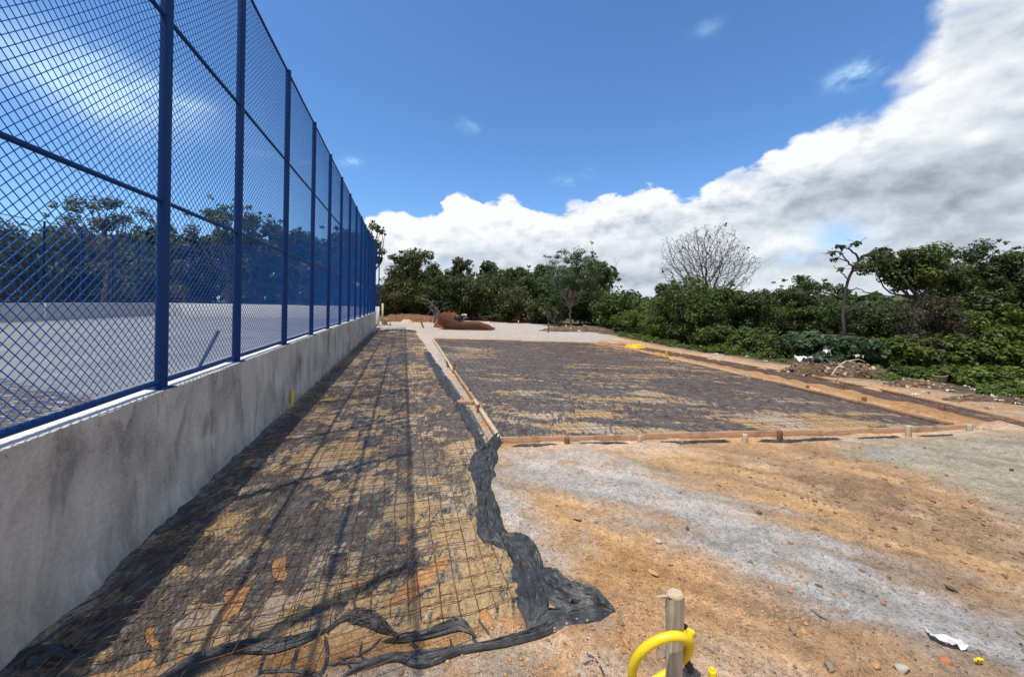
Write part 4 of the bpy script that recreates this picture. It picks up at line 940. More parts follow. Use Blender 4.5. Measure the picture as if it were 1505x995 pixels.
# ------------------------------------------------------------------ stake with the yellow conduit
def build_stake():
    P = at(990, 1022)[:2]; Y = P[1]
    root = thing('wooden_stake', 'weathered wooden stake standing in the foreground inside the yellow conduit coil', 'stake', (P[0], P[1], 0))
    w, d, h = .058, .04, .415; m = MB()
    n = 14; V = []
    for i in range(n):
        z = -.12 + (h + .12) * i / (n - 1); j = lambda: rng.uniform(-.0012, .0012)
        for sx, sy in ((-1, -.9), (-.93, -1), (.93, -1), (1, -.9), (1, .9), (.93, 1), (-.93, 1), (-1, .9)): V.append((sx * w / 2 + j() - .006 * (z > .33) * (sx < 0), sy * d / 2 + j() - .005 * (z > .31), z + (sx * .004 if i == n - 1 else 0)))
    F = [(i * 8 + j, i * 8 + (j + 1) % 8, (i + 1) * 8 + (j + 1) % 8, (i + 1) * 8 + j) for i in range(n - 1) for j in range(8)]
    m.add(V, F); m.obj('stake_body', M_wood_grey, root)
    m = MB(); V = []      # splayed hammered head
    for z, k in ((h - .012, 1.0), (h - .004, 1.14), (h + .004, 1.16), (h + .010, .9)):
        for a in np.arange(12) * 2 * np.pi / 12: V.append((math.cos(a) * w * .54 * k * (1 + rng.uniform(-.06, .1)), math.sin(a) * d * .6 * k * (1 + rng.uniform(-.06, .1)), z + rng.uniform(-.002, .002)))
    V.append((0, 0, h + .011))
    m.add(V, [(i * 12 + j, i * 12 + (j + 1) % 12, (i + 1) * 12 + (j + 1) % 12, (i + 1) * 12 + j) for i in range(3) for j in range(12)]); 
    m.add([V[36 + j] for j in range(12)] + [V[48]], [(j, (j + 1) % 12, 12) for j in range(12)]); m.obj('hammered_head', M_wood_pale, root)
    m = MB(); m.tube([(-.03, -.004, h - .003), (-.06, -.008, h - .001), (-.078, -.006, h - .006)], [.005, .006, .002], 5); m.obj('splinter', M_wood_pale, root)
    # conduit coil threaded over the stake
    c = thing('conduit_coil', 'bright yellow corrugated conduit looped around the foreground stake', 'conduit', (P[0], P[1], .2))
    def hose(pts, r=.0175, nm='loop', par=c, rib=.0016):
        pts = np.array(pts, float)
        n = 260; q = np.linspace(0, len(pts) - 1, n); i = np.clip(q.astype(int), 0, len(pts) - 2); f_ = (q - i)[:, None]
        g = lambda k: pts[np.clip(k, 0, len(pts) - 1)]
        p0, p1, p2, p3 = g(i - 1), g(i), g(i + 1), g(i + 2)
        C = .5 * (2 * p1 + (p2 - p0) * f_ + (2 * p0 - 5 * p1 + 4 * p2 - p3) * f_ ** 2 + (3 * p1 - p0 - 3 * p2 + p3) * f_ ** 3)
        d_ = np.r_[0, np.cumsum(np.linalg.norm(np.diff(C, axis=0), axis=1))]; n2 = int(d_[-1] / .0035); qq = np.linspace(0, d_[-1], n2)
        C = np.stack([np.interp(qq, d_, C[:, k]) for k in range(3)], 1)
        m = MB(); m.tube(C, r + rib * np.where(np.arange(n2) % 2 == 0, 1, -1) * .5, 12); return m.obj(nm, M_yellow, par, True)
    o = np.array((P[0], P[1], .2))
    S = lambda px, py, dY: atY(px, py, Y + dY) - o
    hose([S(1003, 968, .05), S(1012, 956, -.005), S(1013, 944, -.035), S(1002, 936, -.06), S(985, 935, -.065), S(962, 943, -.06), S(942, 958, -.05), S(931, 978, -.03), S(930, 1000, -.01), S(940, 1012, .03), S(960, 1002, .055), S(980, 990, .06), S(1000, 980, .065)])
    hose([S(1000, 990, .075), S(975, 1002, .075), S(950, 1012, .06), S(930, 1030, .03), S(935, 1060, .0)], nm='loop')
    hose([S(1003, 938, -.01), S(1006, 930, -.012), S(1007, 924, -.01)], .013, 'conduit_end'); hose([S(1011, 944, -.03), S(1014, 934, -.03), S(1015.5, 926, -.028)], .0155, 'conduit_end')
    m = MB(); m.tube([S(1005, 926, -.01), S(1007, 921, -.008), S(1008.5, 917, -.004)], [.008, .0095, .008], 8); m.obj('black_plug', M_black, c, True)
    q = at(1049, 1000); c2 = thing('conduit_coil', 'short yellow conduit tip poking up at the bottom edge right of the stake', 'conduit', q)
    hose([np.array((0, 0, -.05)), np.array((0, .005, 0)), np.array((-.002, .01, .035))], .017, 'conduit_end', c2)
    m = MB(); m.tube([(-.002, .01, .034), (-.002, .011, .045)], [.012, .010], 8); m.obj('black_plug', M_yellow, c2, True)
build_stake()

# dark cable by the coil
m = MB(); P = [at(*p, .012) for p in [(864, 962), (872, 966), (880, 975), (886, 987), (890, 1002)]]; m.tube(P, .005, 6); m.tube([at(858, 976, .01), at(866, 972, .015), at(874, 970, .014)], .004, 5)
tag(m.obj('cable', M_bluegrey, None, True), 'short dark cable end on the soil left of the yellow coil', 'cable')

# ------------------------------------------------------------------ yellow conduit elsewhere
def yellow_tube(pts, r, label, name='conduit'):
    m = MB(); m.tube(pts, r, 8); return tag(m.obj(name, M_yellow, None, True), label, 'conduit')
w0 = W(st(at(431, 599))[0], -AW + .03, 0)
yellow_tube([w0 + (0, 0, -.02), w0 + (.0, 0, .09), w0 + (.008, 0, .2), w0 + (.004, -.01, .265)], .019, 'bright yellow conduit stub rising against the grey wall')
w0 = W(st(at(530, 511))[0], -AW + .04, 0); yellow_tube([w0, w0 + (.0, 0, .15), w0 + (.03, .1, .3)], .02, 'faint yellow conduit leaning on the far part of the grey wall')
p = at(548, 482); yellow_tube([p, p + (.02, 0, .2), p + (.05, .05, .38), p + (.2, .05, .25)], .06, 'small yellow bent conduit at the far end of the grey wall')
p = at(985, 530); yellow_tube([p + (-.12, 0, .26), p + (-.10, 0, .14), p + (-.02, 0, .05), p + (.09, 0, .02)], .03, 'small yellow conduit tip curling up beside the right slab edge')
p = at(933, 512); c = thing('conduit_coil', 'flat yellow conduit coil lying in the far end of the trench', 'conduit', p); m = MB()
for k in range(3):
    a = np.linspace(0, 2 * np.pi, 30); rr = .34 - .05 * k; m.tube(np.c_[rr * np.cos(a), rr * .9 * np.sin(a), .03 + .04 * k + .01 * np.sin(a * 3)], .028, 7, False)
m.obj('loop', M_yellow, c, True)

# ------------------------------------------------------------------ stones, shards, scraps
def stone(px, py, size, label, mat, sq=.55, name='stone', cat='stone', rz=None, group=None, cuts=3):
    V, F = ICO1; V = V.copy(); r = np.random.default_rng(int(px * 7 + py))
    for _ in range(cuts + 3):
        nrm = r.normal(size=3); nrm /= np.linalg.norm(nrm); d = r.uniform(.28, .62); e = V @ nrm; V -= np.clip(e - d, 0, None)[:, None] * nrm
    V += r.normal(0, .035, V.shape); V *= np.array((1, r.uniform(.6, .9), sq)) * size * .42
    p = at(px, py); h = float(ground_h(np.array([p[0]]), np.array([p[1]]))[0])
    o = mesh_np(name, V, F, mat); o.location = (p[0], p[1], h + size * sq * .12); o.rotation_euler = (r.uniform(-.2, .2), r.uniform(-.2, .2), r.uniform(0, 6) if rz is None else rz)
    return tag(o, label, cat, group)
stone(1390, 974, .085, 'brick-red clay shard on the grey gravel at the lower right', M_brick, .5, 'brick_shard', 'brick shard', .9)
stone(1163, 925, .075, 'rounded brown stone touching a smaller ochre one on the gravel edge', M_rock, .7)
stone(1179, 924, .06, 'small ochre stone leaning against a rounded brown one', M_clod, .7)
stone(1325, 985, .11, 'flat pale stone half buried at the bottom right', M_rockpale, .35)
stone(1286, 978, .07, 'ochre stone near the bottom edge left of the flat pale stone', M_clod, .5)
stone(1220, 985, .09, 'tan stone at the bottom edge below the thin stick', M_rock, .5)
stone(1115, 757, .085, 'dark brown stone on the upper rim of the grey gravel band', M_rockdark, .5)
stone(1400, 868, .10, 'dark elongated stone right in the gravel band', M_rockdark, .4)
stone(1205, 862, .06, 'rust-brown stone in the middle of the gravel band', M_rockdark, .5)
stone(968, 795, .07, 'small grey block lying on orange soil', M_rockpale, .6)
stone(848, 766, .10, 'flat ochre clod breaking out of the orange soil', M_clod, .45)
stone(1011, 780, .07, 'brown chip at the left edge of the gravel band', M_rockdark, .45)
stone(941, 880, .045, 'pale pebble up the slope left of the foreground stake', M_rockpale, .7)
stone(920, 952, .075, 'ochre angular rock left of the yellow coil', M_clod, .6)
stone(968, 960, .10, 'tan rock framed by the yellow loop', M_rock, .6)
stone(1012, 982, .075, 'dark mossy rock right of the stake foot', M_rockdark, .9)
stone(985, 830, .06, 'ochre lump in the crumbly orange patch', M_clod, .6)
stone(960, 842, .09, 'flat ochre lump on the left of the crumbly orange patch', M_clod, .45)
stone(818, 742, .05, 'dark chip beside the pale strip', M_rockdark, .5)
stone(1486, 690, .10, 'blackish stone on the olive ground near the right edge', M_rockdark, .4)
stone(1296, 888, .05, 'reddish chip on the lower half of the gravel band', M_brick, .4)
stone(1162, 870, .05, 'thin reddish chip near the lower gravel edge', M_brick, .4)
stone(480, 708, .05, 'small whitish stone lying on the strip mud', M_white, .6)
stone(628, 680, .03, 'white pebble on the right part of the strip', M_white, .6)
stone(329, 711, .06, 'brownish mortar lump at the wall foot', M_rockpale, .7)
stone(318, 706, .05, 'greyer mortar lump at the wall foot beside a brownish one', M_rock, .7)
def scrap(px, py, size, label, mat=None, name='plastic_scrap', group=None, asp=.4, h=.03, cat='scrap'):
    r = np.random.default_rng(int(px * 3 + py * 11)); n, k = 10, 5; a, b = np.meshgrid(np.linspace(-1, 1, n), np.linspace(-1, 1, k), indexing='ij')
    V = np.stack([a * size / 2, b * size * asp / 2 * (.5 + fbm(a, b * 0, 2, int(px))) + .3 * size * (fbm(a, a * 0, 1.2, int(py)) - .5), h * ridged(a, b, 1.6, int(px + py))], -1).reshape(-1, 3)
    p = at(px, py); g = float(ground_h(np.array([p[0]]), np.array([p[1]]))[0])
    o = mesh_np(name, V, grid_faces(n, k), mat or M_white, None, True); o.location = (p[0], p[1], g + .006); o.rotation_euler = (0, 0, r.uniform(-.9, .3)); return tag(o, label, cat, group)
scrap(1392, 946, .13, 'torn white strip of plastic lying on the grey gravel')
scrap(1438, 976, .035, 'tiny yellow-green scrap on the gravel at the lower right', M_yellow)
scrap(1447, 616, .28, 'crumpled white bag against the outer trench board', h=.12, asp=.7)
scrap(1132, 562, .22, 'white scrap lying in the trench by the cream pegs', h=.07)
scrap(1324, 590, .16, 'small white scrap at the foot of the outer trench board', h=.05)
for px, py, sz in ((1397, 578, .3), (1432, 577, .2), (1468, 597, .2), (1452, 605, .18), (1375, 574, .22), (1345, 583, .2), (1362, 582, .2), (1310, 580, .2), (1290, 566, .16), (1480, 585, .15), (1385, 566, .2), (1330, 570, .18), (1255, 567, .15), (1216, 560, .15), (1098, 529, .2), (1052, 525, .25), (1060, 526, .2), (1125, 536, .2), (1495, 600, .14), (1415, 588, .14), (1440, 594, .12), (1420, 570, .2)):
    scrap(px, py, sz * .5, 'small white litter scrap strewn on the brown verge before the bushes', None, 'litter_scrap', 'white litter strewn along the verge', .5, .04, 'litter')
m = MB(); m.tube([at(1186, 893, .008), at(1202, 903, .012), at(1219, 913, .008)], [.003, .004, .002], 5); tag(m.obj('stick', M_twig), 'thin grey stick lying on the gravel above the bottom edge', 'stick')

# loose gravel, clods and grit: nobody could count it
def scatter(name, n, fn, mat, smin, smax, seed, sub=ICO0, sq=.6):
    r = np.random.default_rng(seed); V0, F0 = sub; pts = fn(r, n); n = len(pts)
    sz = smin + (smax - smin) * r.random(n) ** 3
    g = ground_h(pts[:, 0], pts[:, 1])
    a = r.uniform(0, 6.28, n); V = np.repeat(V0[None], n, 0) * (1 + r.uniform(-.35, .25, (n, len(V0), 1)))
    V = V * (sz / 2)[:, None, None] * np.stack([np.ones(n), r.uniform(.55, 1, n), r.uniform(.35, .8, n) * sq / .6], 1)[:, None]
    X = V[..., 0] * np.cos(a)[:, None] - V[..., 1] * np.sin(a)[:, None]; Y = V[..., 0] * np.sin(a)[:, None] + V[..., 1] * np.cos(a)[:, None]
    V = np.stack([X + pts[:, :1], Y + pts[:, 1:2], V[..., 2] + (g + sz * .12)[:, None]], -1).reshape(-1, 3)
    F = (F0[None] + (np.arange(n) * len(V0))[:, None, None]).reshape(-1, 3)
    return tag(mesh_np(name, V, F, mat), kind='stuff')
def open_soil(dens=None):
    def fn(r, n):
        px = r.uniform(-100, 1800, n * 3); py = 640 + 420 * r.random(n * 3) ** .75
        u = np.array([at(a, b)[:2] for a, b in zip(px, py)]); x, y = u[:, 0], u[:, 1]
        s = -math.sin(PSI) * x + math.cos(PSI) * y; t = math.cos(PSI) * x + math.sin(PSI) * y
        ok = ((t > tR(s) + .12) | ((s < sF(np.clip(t, -1.5, .6)) - .03) & (t > -1.5))) & (poly_sd(x, y, SLAB) < -.06) & (poly_sd(x, y, TRENCH) < -.1)
        if dens is not None: ok &= r.random(len(x)) < dens(x, y)
        return u[ok][:n]
    return fn
CRUMB = PX([(790, 740), (860, 735), (1000, 800), (1040, 850), (1010, 890), (930, 880), (850, 820)])
clump = lambda x, y: np.maximum(sstep(fbm(x, y, 1.3, 501, 4), .48, .64) * .7, sstep(poly_sd(x, y, CRUMB), -.2, .3) * sstep(fbm(x, y, 2.5, 505, 3), .4, .6))
scatter('gravel', 3600, open_soil(), M_rockpale, .003, .010, 11)
scatter('soil_clods', 5200, open_soil(clump), M_clod, .004, .026, 12)
scatter('brown_clods', 5000, open_soil(lambda x, y: sstep(poly_sd(x, y, PX([(1010, 655), (1330, 652), (1470, 745), (1560, 830), (1330, 785), (1080, 705)])), -.5, .3) * .9 + .03), M_browns, .006, .046, 13, sq=.5)
scatter('dark_grit', 1800, open_soil(), M_rockdark, .003, .014, 14)

# ------------------------------------------------------------------ trees and shrubs
def leaves(centers, radii, n, size, r, flat=.75, up=.55, aspect=.5, hang=0.0, shell=.45):
    """n rhombic leaves spread through clumps: V, F, tint"""
    C = np.asarray(centers); K = len(C); w = np.asarray(radii) ** 2; k = r.choice(K, n, p=w / w.sum())
    d = r.normal(size=(n, 3)); d /= np.linalg.norm(d, axis=1, keepdims=True)
    rad = np.asarray(radii)[k] * r.random(n) ** shell
    p = C[k] + d * rad[:, None] * np.array((1, 1, flat))
    nr = d * .8 + np.array((0, 0, up)) + r.normal(0, .45, (n, 3)); nr /= np.linalg.norm(nr, axis=1, keepdims=True)
    a = r.normal(size=(n, 3)) + np.array((0, 0, -hang)); a -= nr * (a * nr).sum(1, keepdims=True); a /= np.linalg.norm(a, axis=1, keepdims=True)
    b = np.cross(nr, a); s = size * r.uniform(.6, 1.35, n)[:, None]
    V = np.stack([p - a * s * .5, p + b * s * aspect * .5 - a * s * .08, p + a * s * .5, p - b * s * aspect * .5 - a * s * .08], 1).reshape(-1, 3)
    F = np.arange(4 * n).reshape(-1, 4)
    ct = r.normal(0, .19, K)[k]
    tint = np.clip(.42 + ct + r.normal(0, .17, n), 0, 1)
    return V, F, np.repeat(tint, 4)
def limb(m, a, b, r0, r1, r, n=6, sides=6, wob=.06):
    a, b = np.asarray(a, float), np.asarray(b, float); L = np.linalg.norm(b - a); q = np.linspace(0, 1, n)[:, None]
    P = a * (1 - q) + b * q + r.normal(0, wob * L, (n, 3)) * np.sin(q * np.pi) * .6
    P[:, 2] += .08 * L * np.sin(q[:, 0] * np.pi)
    m.tube(P, np.linspace(r0, r1, n), sides, False); return P
def tree(px, Y, top, width, label, mat=L_dark, bark=None, seed=0, n=9000, leaf=.2, name='broadleaf_tree', cat='tree', group='trees along the edge of the site', crown_lo=.25, clumps=46, csz=.30, depth=None, base_z=-.1, airy=0.0, lean=0.0, hang=0.0, aspect=.5, trunk_r=None, flat=.75, peak=0.0, shell=.45):
    """px, top: crown centre column and top row in the photograph; width in pixels at distance Y"""
    r = np.random.default_rng(seed + abs(int(px)))
    c = atY(px, top, Y); H = c[2] - base_z; Wd = width / FPX * Y; X = c[0]
    root = thing(name, label, cat, (X, Y, base_z), group)
    ch = H * (1 - crown_lo); cz = H * crown_lo + ch / 2; dp = (depth or Wd) / 2
    C = []; Rr = []
    while len(C) < clumps:
        d = r.normal(size=3); d /= np.linalg.norm(d); q = r.uniform(.45, .95) if r.random() < .8 else r.uniform(0, .5)
        rc = csz * Wd * .5 * r.uniform(.55, 1.35) * (1 - .35 * airy)
        p = d * q * np.array((Wd / 2, dp, ch / 2)); p *= (1 - .22 * csz)
        p[2] = min(p[2], ch / 2 - rc * flat * .9); 
        if peak: p[:2] *= 1 - peak * max(0, p[2] / (ch / 2))
        if p[2] < -ch * .38 and r.random() < .5: continue
        C.append(p + np.array((lean * H, 0, cz))); Rr.append(rc)
    ztop = ch / 2 + cz
    for _ in range(int(clumps * .5)):
        d = r.normal(size=3); d[2] = abs(d[2]) * .9; d /= np.linalg.norm(d); q = r.uniform(.86, 1.0)
        p = d * q * np.array((Wd / 2, dp, ch / 2)); p[2] = min(p[2], ch / 2 * 1.05); C.append(p + np.array((lean * H, 0, cz))); Rr.append(csz * Wd * .5 * r.uniform(.18, .42))
    V, F, tint = leaves(C, Rr, n, leaf, r, flat, .55, aspect, hang, shell)
    V[:, 2] = np.maximum(V[:, 2], .02)
    mesh_np('crown', V, F, mat, root, False, {'tint': ('FLOAT', 'POINT', tint)})
    m = MB(); tr = trunk_r or max(.04, .022 * H); fork = np.array((lean * H * .4 + r.normal(0, .04 * H), r.normal(0, .04 * H), H * max(.16, crown_lo * .8)))
    limb(m, (0, 0, -.15), fork, tr * 1.2, tr * .85, r, 7, 8, .05)
    for i in r.permutation(len(C))[:12 if airy < .3 else 24]:
        e = C[i]; mid = fork * .45 + e * .55 + np.array((0, 0, -.08 * H)) + r.normal(0, .03 * H, 3)
        limb(m, fork, mid, tr * .55, tr * .32, r, 5, 5, .05); limb(m, mid, e, tr * .32, tr * .08, r, 5, 4, .07)
    m.obj('trunk', bark or M_bark, root, True)
    return root
def bare(px, Y, base_py, top, width, label, seed, levels=6, lean=0, name='bare_tree', leafy=0, r0=.10, spread=.5, bark=None, group='trees along the edge of the site', trunk=.34, kids=(2, 4), rmin=.010):
    r = np.random.default_rng(seed); c = atY(px, top, Y); H = c[2] + .1; Wd = width / FPX * Y
    root = thing(name, label, 'tree', (c[0], Y, -.1), group); m = MB(); tips = []
    def grow(p, d, L, rad, lev):
        d = d / np.linalg.norm(d); e = p + d * L
        n = 4; q = np.linspace(0, 1, n)[:, None]; P = p * (1 - q) + e * q + r.normal(0, .045 * L, (n, 3)) * np.sin(q * np.pi)
        m.tube(P, np.maximum(np.linspace(rad, rad * .66, n), rmin), 6 if lev > 3 else 3, False)
        if lev == 0: tips.append(P[-1]); return
        for k in range(r.integers(kids[0], kids[1])):
            nd = d + r.normal(0, spread, 3) * np.array((1, .8, .75)); nd[2] = nd[2] * .9 + .22
            st_ = P[-1] if k == 0 else P[r.integers(1, n)]
            grow(st_, nd, L * r.uniform(.62, .88), rad * (.66 if k == 0 else .5), lev - 1)
    grow(np.array((0, 0, 0.0)), np.array((lean, 0, 1.0)), H * trunk, r0, levels)
    V = np.concatenate(m.V); zz = V[:, 2].max(); 
    hi = V[:, 2] > H * .5; wx = np.percentile(V[hi, 0], 98) - np.percentile(V[hi, 0], 2); k = (H / zz); kx = Wd / max(wx, .1)
    for v in m.V: v[:, 2] *= k; f = np.clip(v[:, 2] / (H * .45), 0, 1); v[:, 0] *= 1 + (kx - 1) * f; v[:, 1] *= 1 + (kx - 1) * f
    m.obj('branches', bark or M_twig, root, True)
    if leafy:
        T_ = np.array(tips); T_[:, 2] *= k; f = np.clip(T_[:, 2] / (H * .45), 0, 1); T_[:, 0] *= 1 + (kx - 1) * f; T_[:, 1] *= 1 + (kx - 1) * f
        T_ = T_[r.permutation(len(T_))[:max(4, len(T_) // 3)]]
        V, F, tint = leaves(T_, np.full(len(T_), .18), leafy, .2, r, .8, .3)
        mesh_np('leaves', V, F, L_dark, root, False, {'tint': ('FLOAT', 'POINT', tint)})
    return root
G1 = 'trees beyond the court fence'; G2 = 'trees along the far edge'; G3 = 'trees on the right'
# beyond the court
for a in (
    (-90, 33, 320, 150, 'dark tree beyond the court at the very left edge', L_dark), (-15, 32, 318, 130, 'dense dark tree left of the far fence post at the picture edge', L_dark),
    (55, 34, 330, 120, 'bushy dark tree beyond the court behind the left far fence', L_mid), (112, 36, 334, 110, 'low dark tree beyond the court, left of the tall open-crowned one', L_dark),
    (215, 34, 336, 110, 'round dark tree beyond the court behind the first blue post', L_dark), (272, 33, 338, 90, 'yellowish green tree beyond the court between the first two posts', L_olive),
    (385, 35, 312, 110, 'dense bluish dark tree beyond the court right of the second post', L_dark), (442, 36, 328, 90, 'dark tree beyond the court behind the third and fourth posts', L_dark), (492, 37, 330, 80, 'dark tree beyond the court seen through the densest fence mesh', L_dark)):
    tree(a[0], a[1], a[2], a[3], a[4], a[5], seed=3, n=9000, leaf=.28, crown_lo=.04, clumps=50, group=G1)
tree(155, 35, 289, 118, 'tall open-crowned tree rising above its neighbours beyond the court', L_olive, seed=5, n=4200, leaf=.26, crown_lo=.52, clumps=34, csz=.24, airy=.6, group=G1)
tree(335, 33, 290, 110, 'tall airy tree beyond the court just left of the second blue post', L_mid, seed=8, n=3600, leaf=.26, crown_lo=.48, clumps=30, csz=.24, airy=.7, group=G1)
tree(548, 33, 322, 46, 'slim tall tree peeping out past the far end of the blue fence', L_dark, seed=9, n=2200, leaf=.24, crown_lo=.45, clumps=22, csz=.34, airy=.3, group=G2)
# far edge of the site
tree(608, 36, 363, 88, 'broad dark tree with a layered crown next to the fence end', L_dark, seed=11, n=9000, leaf=.24, crown_lo=.30, clumps=44, csz=.28, airy=.2, group=G2)
tree(580, 33, 402, 70, 'yellowish green bushy tree at the foot of the fence end', L_olive, seed=12, n=6000, leaf=.22, crown_lo=.05, clumps=40, group=G2)
tree(640, 34, 396, 80, 'dark rounded tree behind the rusty heap', L_dark, seed=13, n=8000, leaf=.22, crown_lo=.03, clumps=50, group=G2)
tree(680, 37, 377, 34, 'small topknot crown standing above the dark tree line', L_dark, seed=14, n=1600, leaf=.24, crown_lo=.72, clumps=14, csz=.4, airy=.3, group=G2)
tree(690, 35, 398, 80, 'blackish dense tree below the small topknot crown', L_dark, seed=15, n=8000, leaf=.22, crown_lo=.03, clumps=50, group=G2)
tree(728, 34, 390, 86, 'wide grey-green domed tree in the middle of the far edge', L_dark, seed=16, n=9000, leaf=.22, crown_lo=.03, clumps=54, group=G2)
tree(777, 35, 388, 60, 'pointed dark tree left of the feathery pale tree', L_mid, seed=17, n=6000, leaf=.22, crown_lo=.03, clumps=40, peak=.6, group=G2)
tree(800, 37, 392, 60, 'blue-green tree half hidden behind the feathery pale tree', L_blue, seed=18, n=5000, leaf=.22, crown_lo=.05, clumps=40, group=G2)
tree(758, 32, 415, 60, 'low yellow-green tree at the gravel edge in front of the pointed one', L_olive, seed=19, n=5000, leaf=.2, crown_lo=.04, clumps=40, group=G2)
tree(842, 27, 361, 108, 'feathery light green spreading tree with a pale straight trunk', L_feather, M_bark_pale, seed=20, n=17000, leaf=.125, crown_lo=.30, clumps=100, csz=.20, airy=.5, group=G2, trunk_r=.075, aspect=.4, flat=.5)
tree(850, 30, 420, 110, 'dark green tree filling in behind the pale straight trunk', L_mid, seed=21, n=8000, leaf=.2, crown_lo=.03, clumps=50, group=G2)
bare(884, 27, 480, 358, 40, 'thin sparse-leaved tree leaning against the feathery pale one', 31, 5, .12, 'sparse_tree', 260, .07, group=G2, bark=M_bark)
bare(638, 29, 468, 432, 56, 'bare grey fallen-looking branches in front of the dark far trees', 33, 4, .3, 'bare_tree', 0, .06, .8, M_twig, G2, .3)
tree(905, 24, 424, 70, 'dark bushy tree where the far edge meets the right-hand bushes', L_mid, seed=22, n=7000, leaf=.18, crown_lo=.03, clumps=50, group=G2)
tree(815, 28, 440, 46, 'small pale-stemmed tree at the gravel edge left of the feathery one', L_olive, M_bark_pale, seed=23, n=2600, leaf=.18, crown_lo=.15, clumps=24, airy=.3, group=G2)
tree(955, 24, 438, 90, 'low green tree on the skyline dip left of the leafless crown', L_fresh, seed=24, n=9800, leaf=0.140, crown_lo=.03, clumps=50, group=G3)
tree(800, 31, 436, 70, 'low dark bush at the gravel edge left of the pale straight trunk', L_dark, seed=25, n=4500, leaf=.2, crown_lo=-.02, clumps=40, group=G2, name='shrub', cat='shrub')
tree(872, 29, 440, 80, 'low dark bush behind the rubbly bank right of the pale straight trunk', L_dark, seed=26, n=5000, leaf=.2, crown_lo=-.02, clumps=40, group=G2, name='shrub', cat='shrub')
tree(745, 33, 440, 70, 'low dark bush behind the small pale box at the far edge', L_dark, seed=27, n=4500, leaf=.2, crown_lo=-.02, clumps=40, group=G2, name='shrub', cat='shrub')
# right-hand trees
def twig_tree(px, Y, top, width, label, seed, lo=.30):
    r = np.random.default_rng(seed); c = atY(px, top, Y); H = c[2]; Wd = width / FPX * Y
    root = thing('bare_tree', label, 'tree', (c[0], Y, 0), G3)
    K = 7000; A = r.normal(size=(K, 3)); A /= np.linalg.norm(A, axis=1, keepdims=True); A *= r.random((K, 1)) ** .42; A *= np.array((Wd * .52, Wd * .42, H * (1 - lo) * .53)); A[:, 2] += H * (lo + (1 - lo) * .48)
    A = A[(A[:, 2] > H * lo * .9) & (fbm(A[:, 0] + 3, A[:, 2] + A[:, 1] * .5, .9, seed, 3) > .31)]; th = np.arctan2(A[:, 2] - H * .6, A[:, 0]); kk = .72 + .36 * vnoise(th * 2.2 + 9, A[:, 1] * .6, seed + 3); A[:, 0] *= kk; A[:, 2] = H * lo + (A[:, 2] - H * lo) * np.clip(kk, .8, 1.06); N = [np.array((0, 0, -.1))]; par = [-1]
    for k in range(6): N.append(np.array((r.normal(0, .02), 0, H * lo * (k + 1) / 6))); par.append(k)
    st_, kill = .12, .145; best = np.full(len(A), 1e9); own = np.zeros(len(A), int); done = 0
    for it in range(70):
        for q in range(done, len(N)):
            d = np.linalg.norm(A - N[q], axis=1); m_ = d < best; best[m_] = d[m_]; own[m_] = q
        done = len(N); keep = best > kill; A, best, own = A[keep], best[keep], own[keep]
        if not len(A): break
        P = np.array(N)
        for q in np.unique(own[best < 2.2]):
            v = A[own == q] - P[q]; v /= np.linalg.norm(v, axis=1, keepdims=True); d = v.mean(0) + r.normal(0, .15, 3) + np.array((0, 0, .14)); d /= np.linalg.norm(d); e = P[q] + d * st_
            if ((P - e) ** 2).sum(1).min() > .003: N.append(e); par.append(int(q))
        if len(N) == done: break
    n = len(N); w = np.zeros(n); ch = np.zeros(n, int)
    for q in range(n - 1, 0, -1):
        if w[q] == 0: w[q] = 1
        w[par[q]] += w[q]
    rad = np.maximum(.0050 * w ** .45, .0080); rad = np.minimum(rad, .10)
    m = MB(); P = np.array(N) + r.normal(0, .012, (n, 3))
    for q in range(1, n): m.tube([P[par[q]], P[q]], [min(rad[par[q]], rad[q] * 1.25), rad[q]], 3 if rad[q] < .02 else 5, False)
    m.obj('branches', M_twig, root, True)
    tips = P[(w == 1)]; T_ = tips[r.permutation(len(tips))[:26]]; V, F, t = leaves(T_, np.full(len(T_), .12), 150, .14, r, .8, .3)
    mesh_np('leaves', V, F, L_dark, root, False, {'tint': ('FLOAT', 'POINT', t)})
twig_tree(1040, 19, 319, 138, 'tall leafless tree with a fan of fine grey twigs', 41)
tree(1032, 16, 402, 128, 'leafy dark tree below the fan of leafless twigs', L_mid, seed=42, n=16800, leaf=0.117, crown_lo=.08, clumps=64, csz=.24, group=G3)
tree(985, 19, 430, 70, 'half-bare brownish green tree left of the leafless crown', L_olive, seed=43, n=7000, leaf=0.109, crown_lo=.05, clumps=40, airy=.3, group=G3)
tree(1105, 16, 424, 80, 'dark shrubby tree in the skyline dip right of the leafless crown', L_dark, seed=44, n=11200, leaf=0.117, crown_lo=.03, clumps=50, group=G3)
tree(1180, 16, 404, 116, 'broad spreading green tree left of the gnarled tree', L_mid, seed=45, n=15399, leaf=0.109, crown_lo=.2, clumps=60, csz=.22, group=G3, flat=.5)
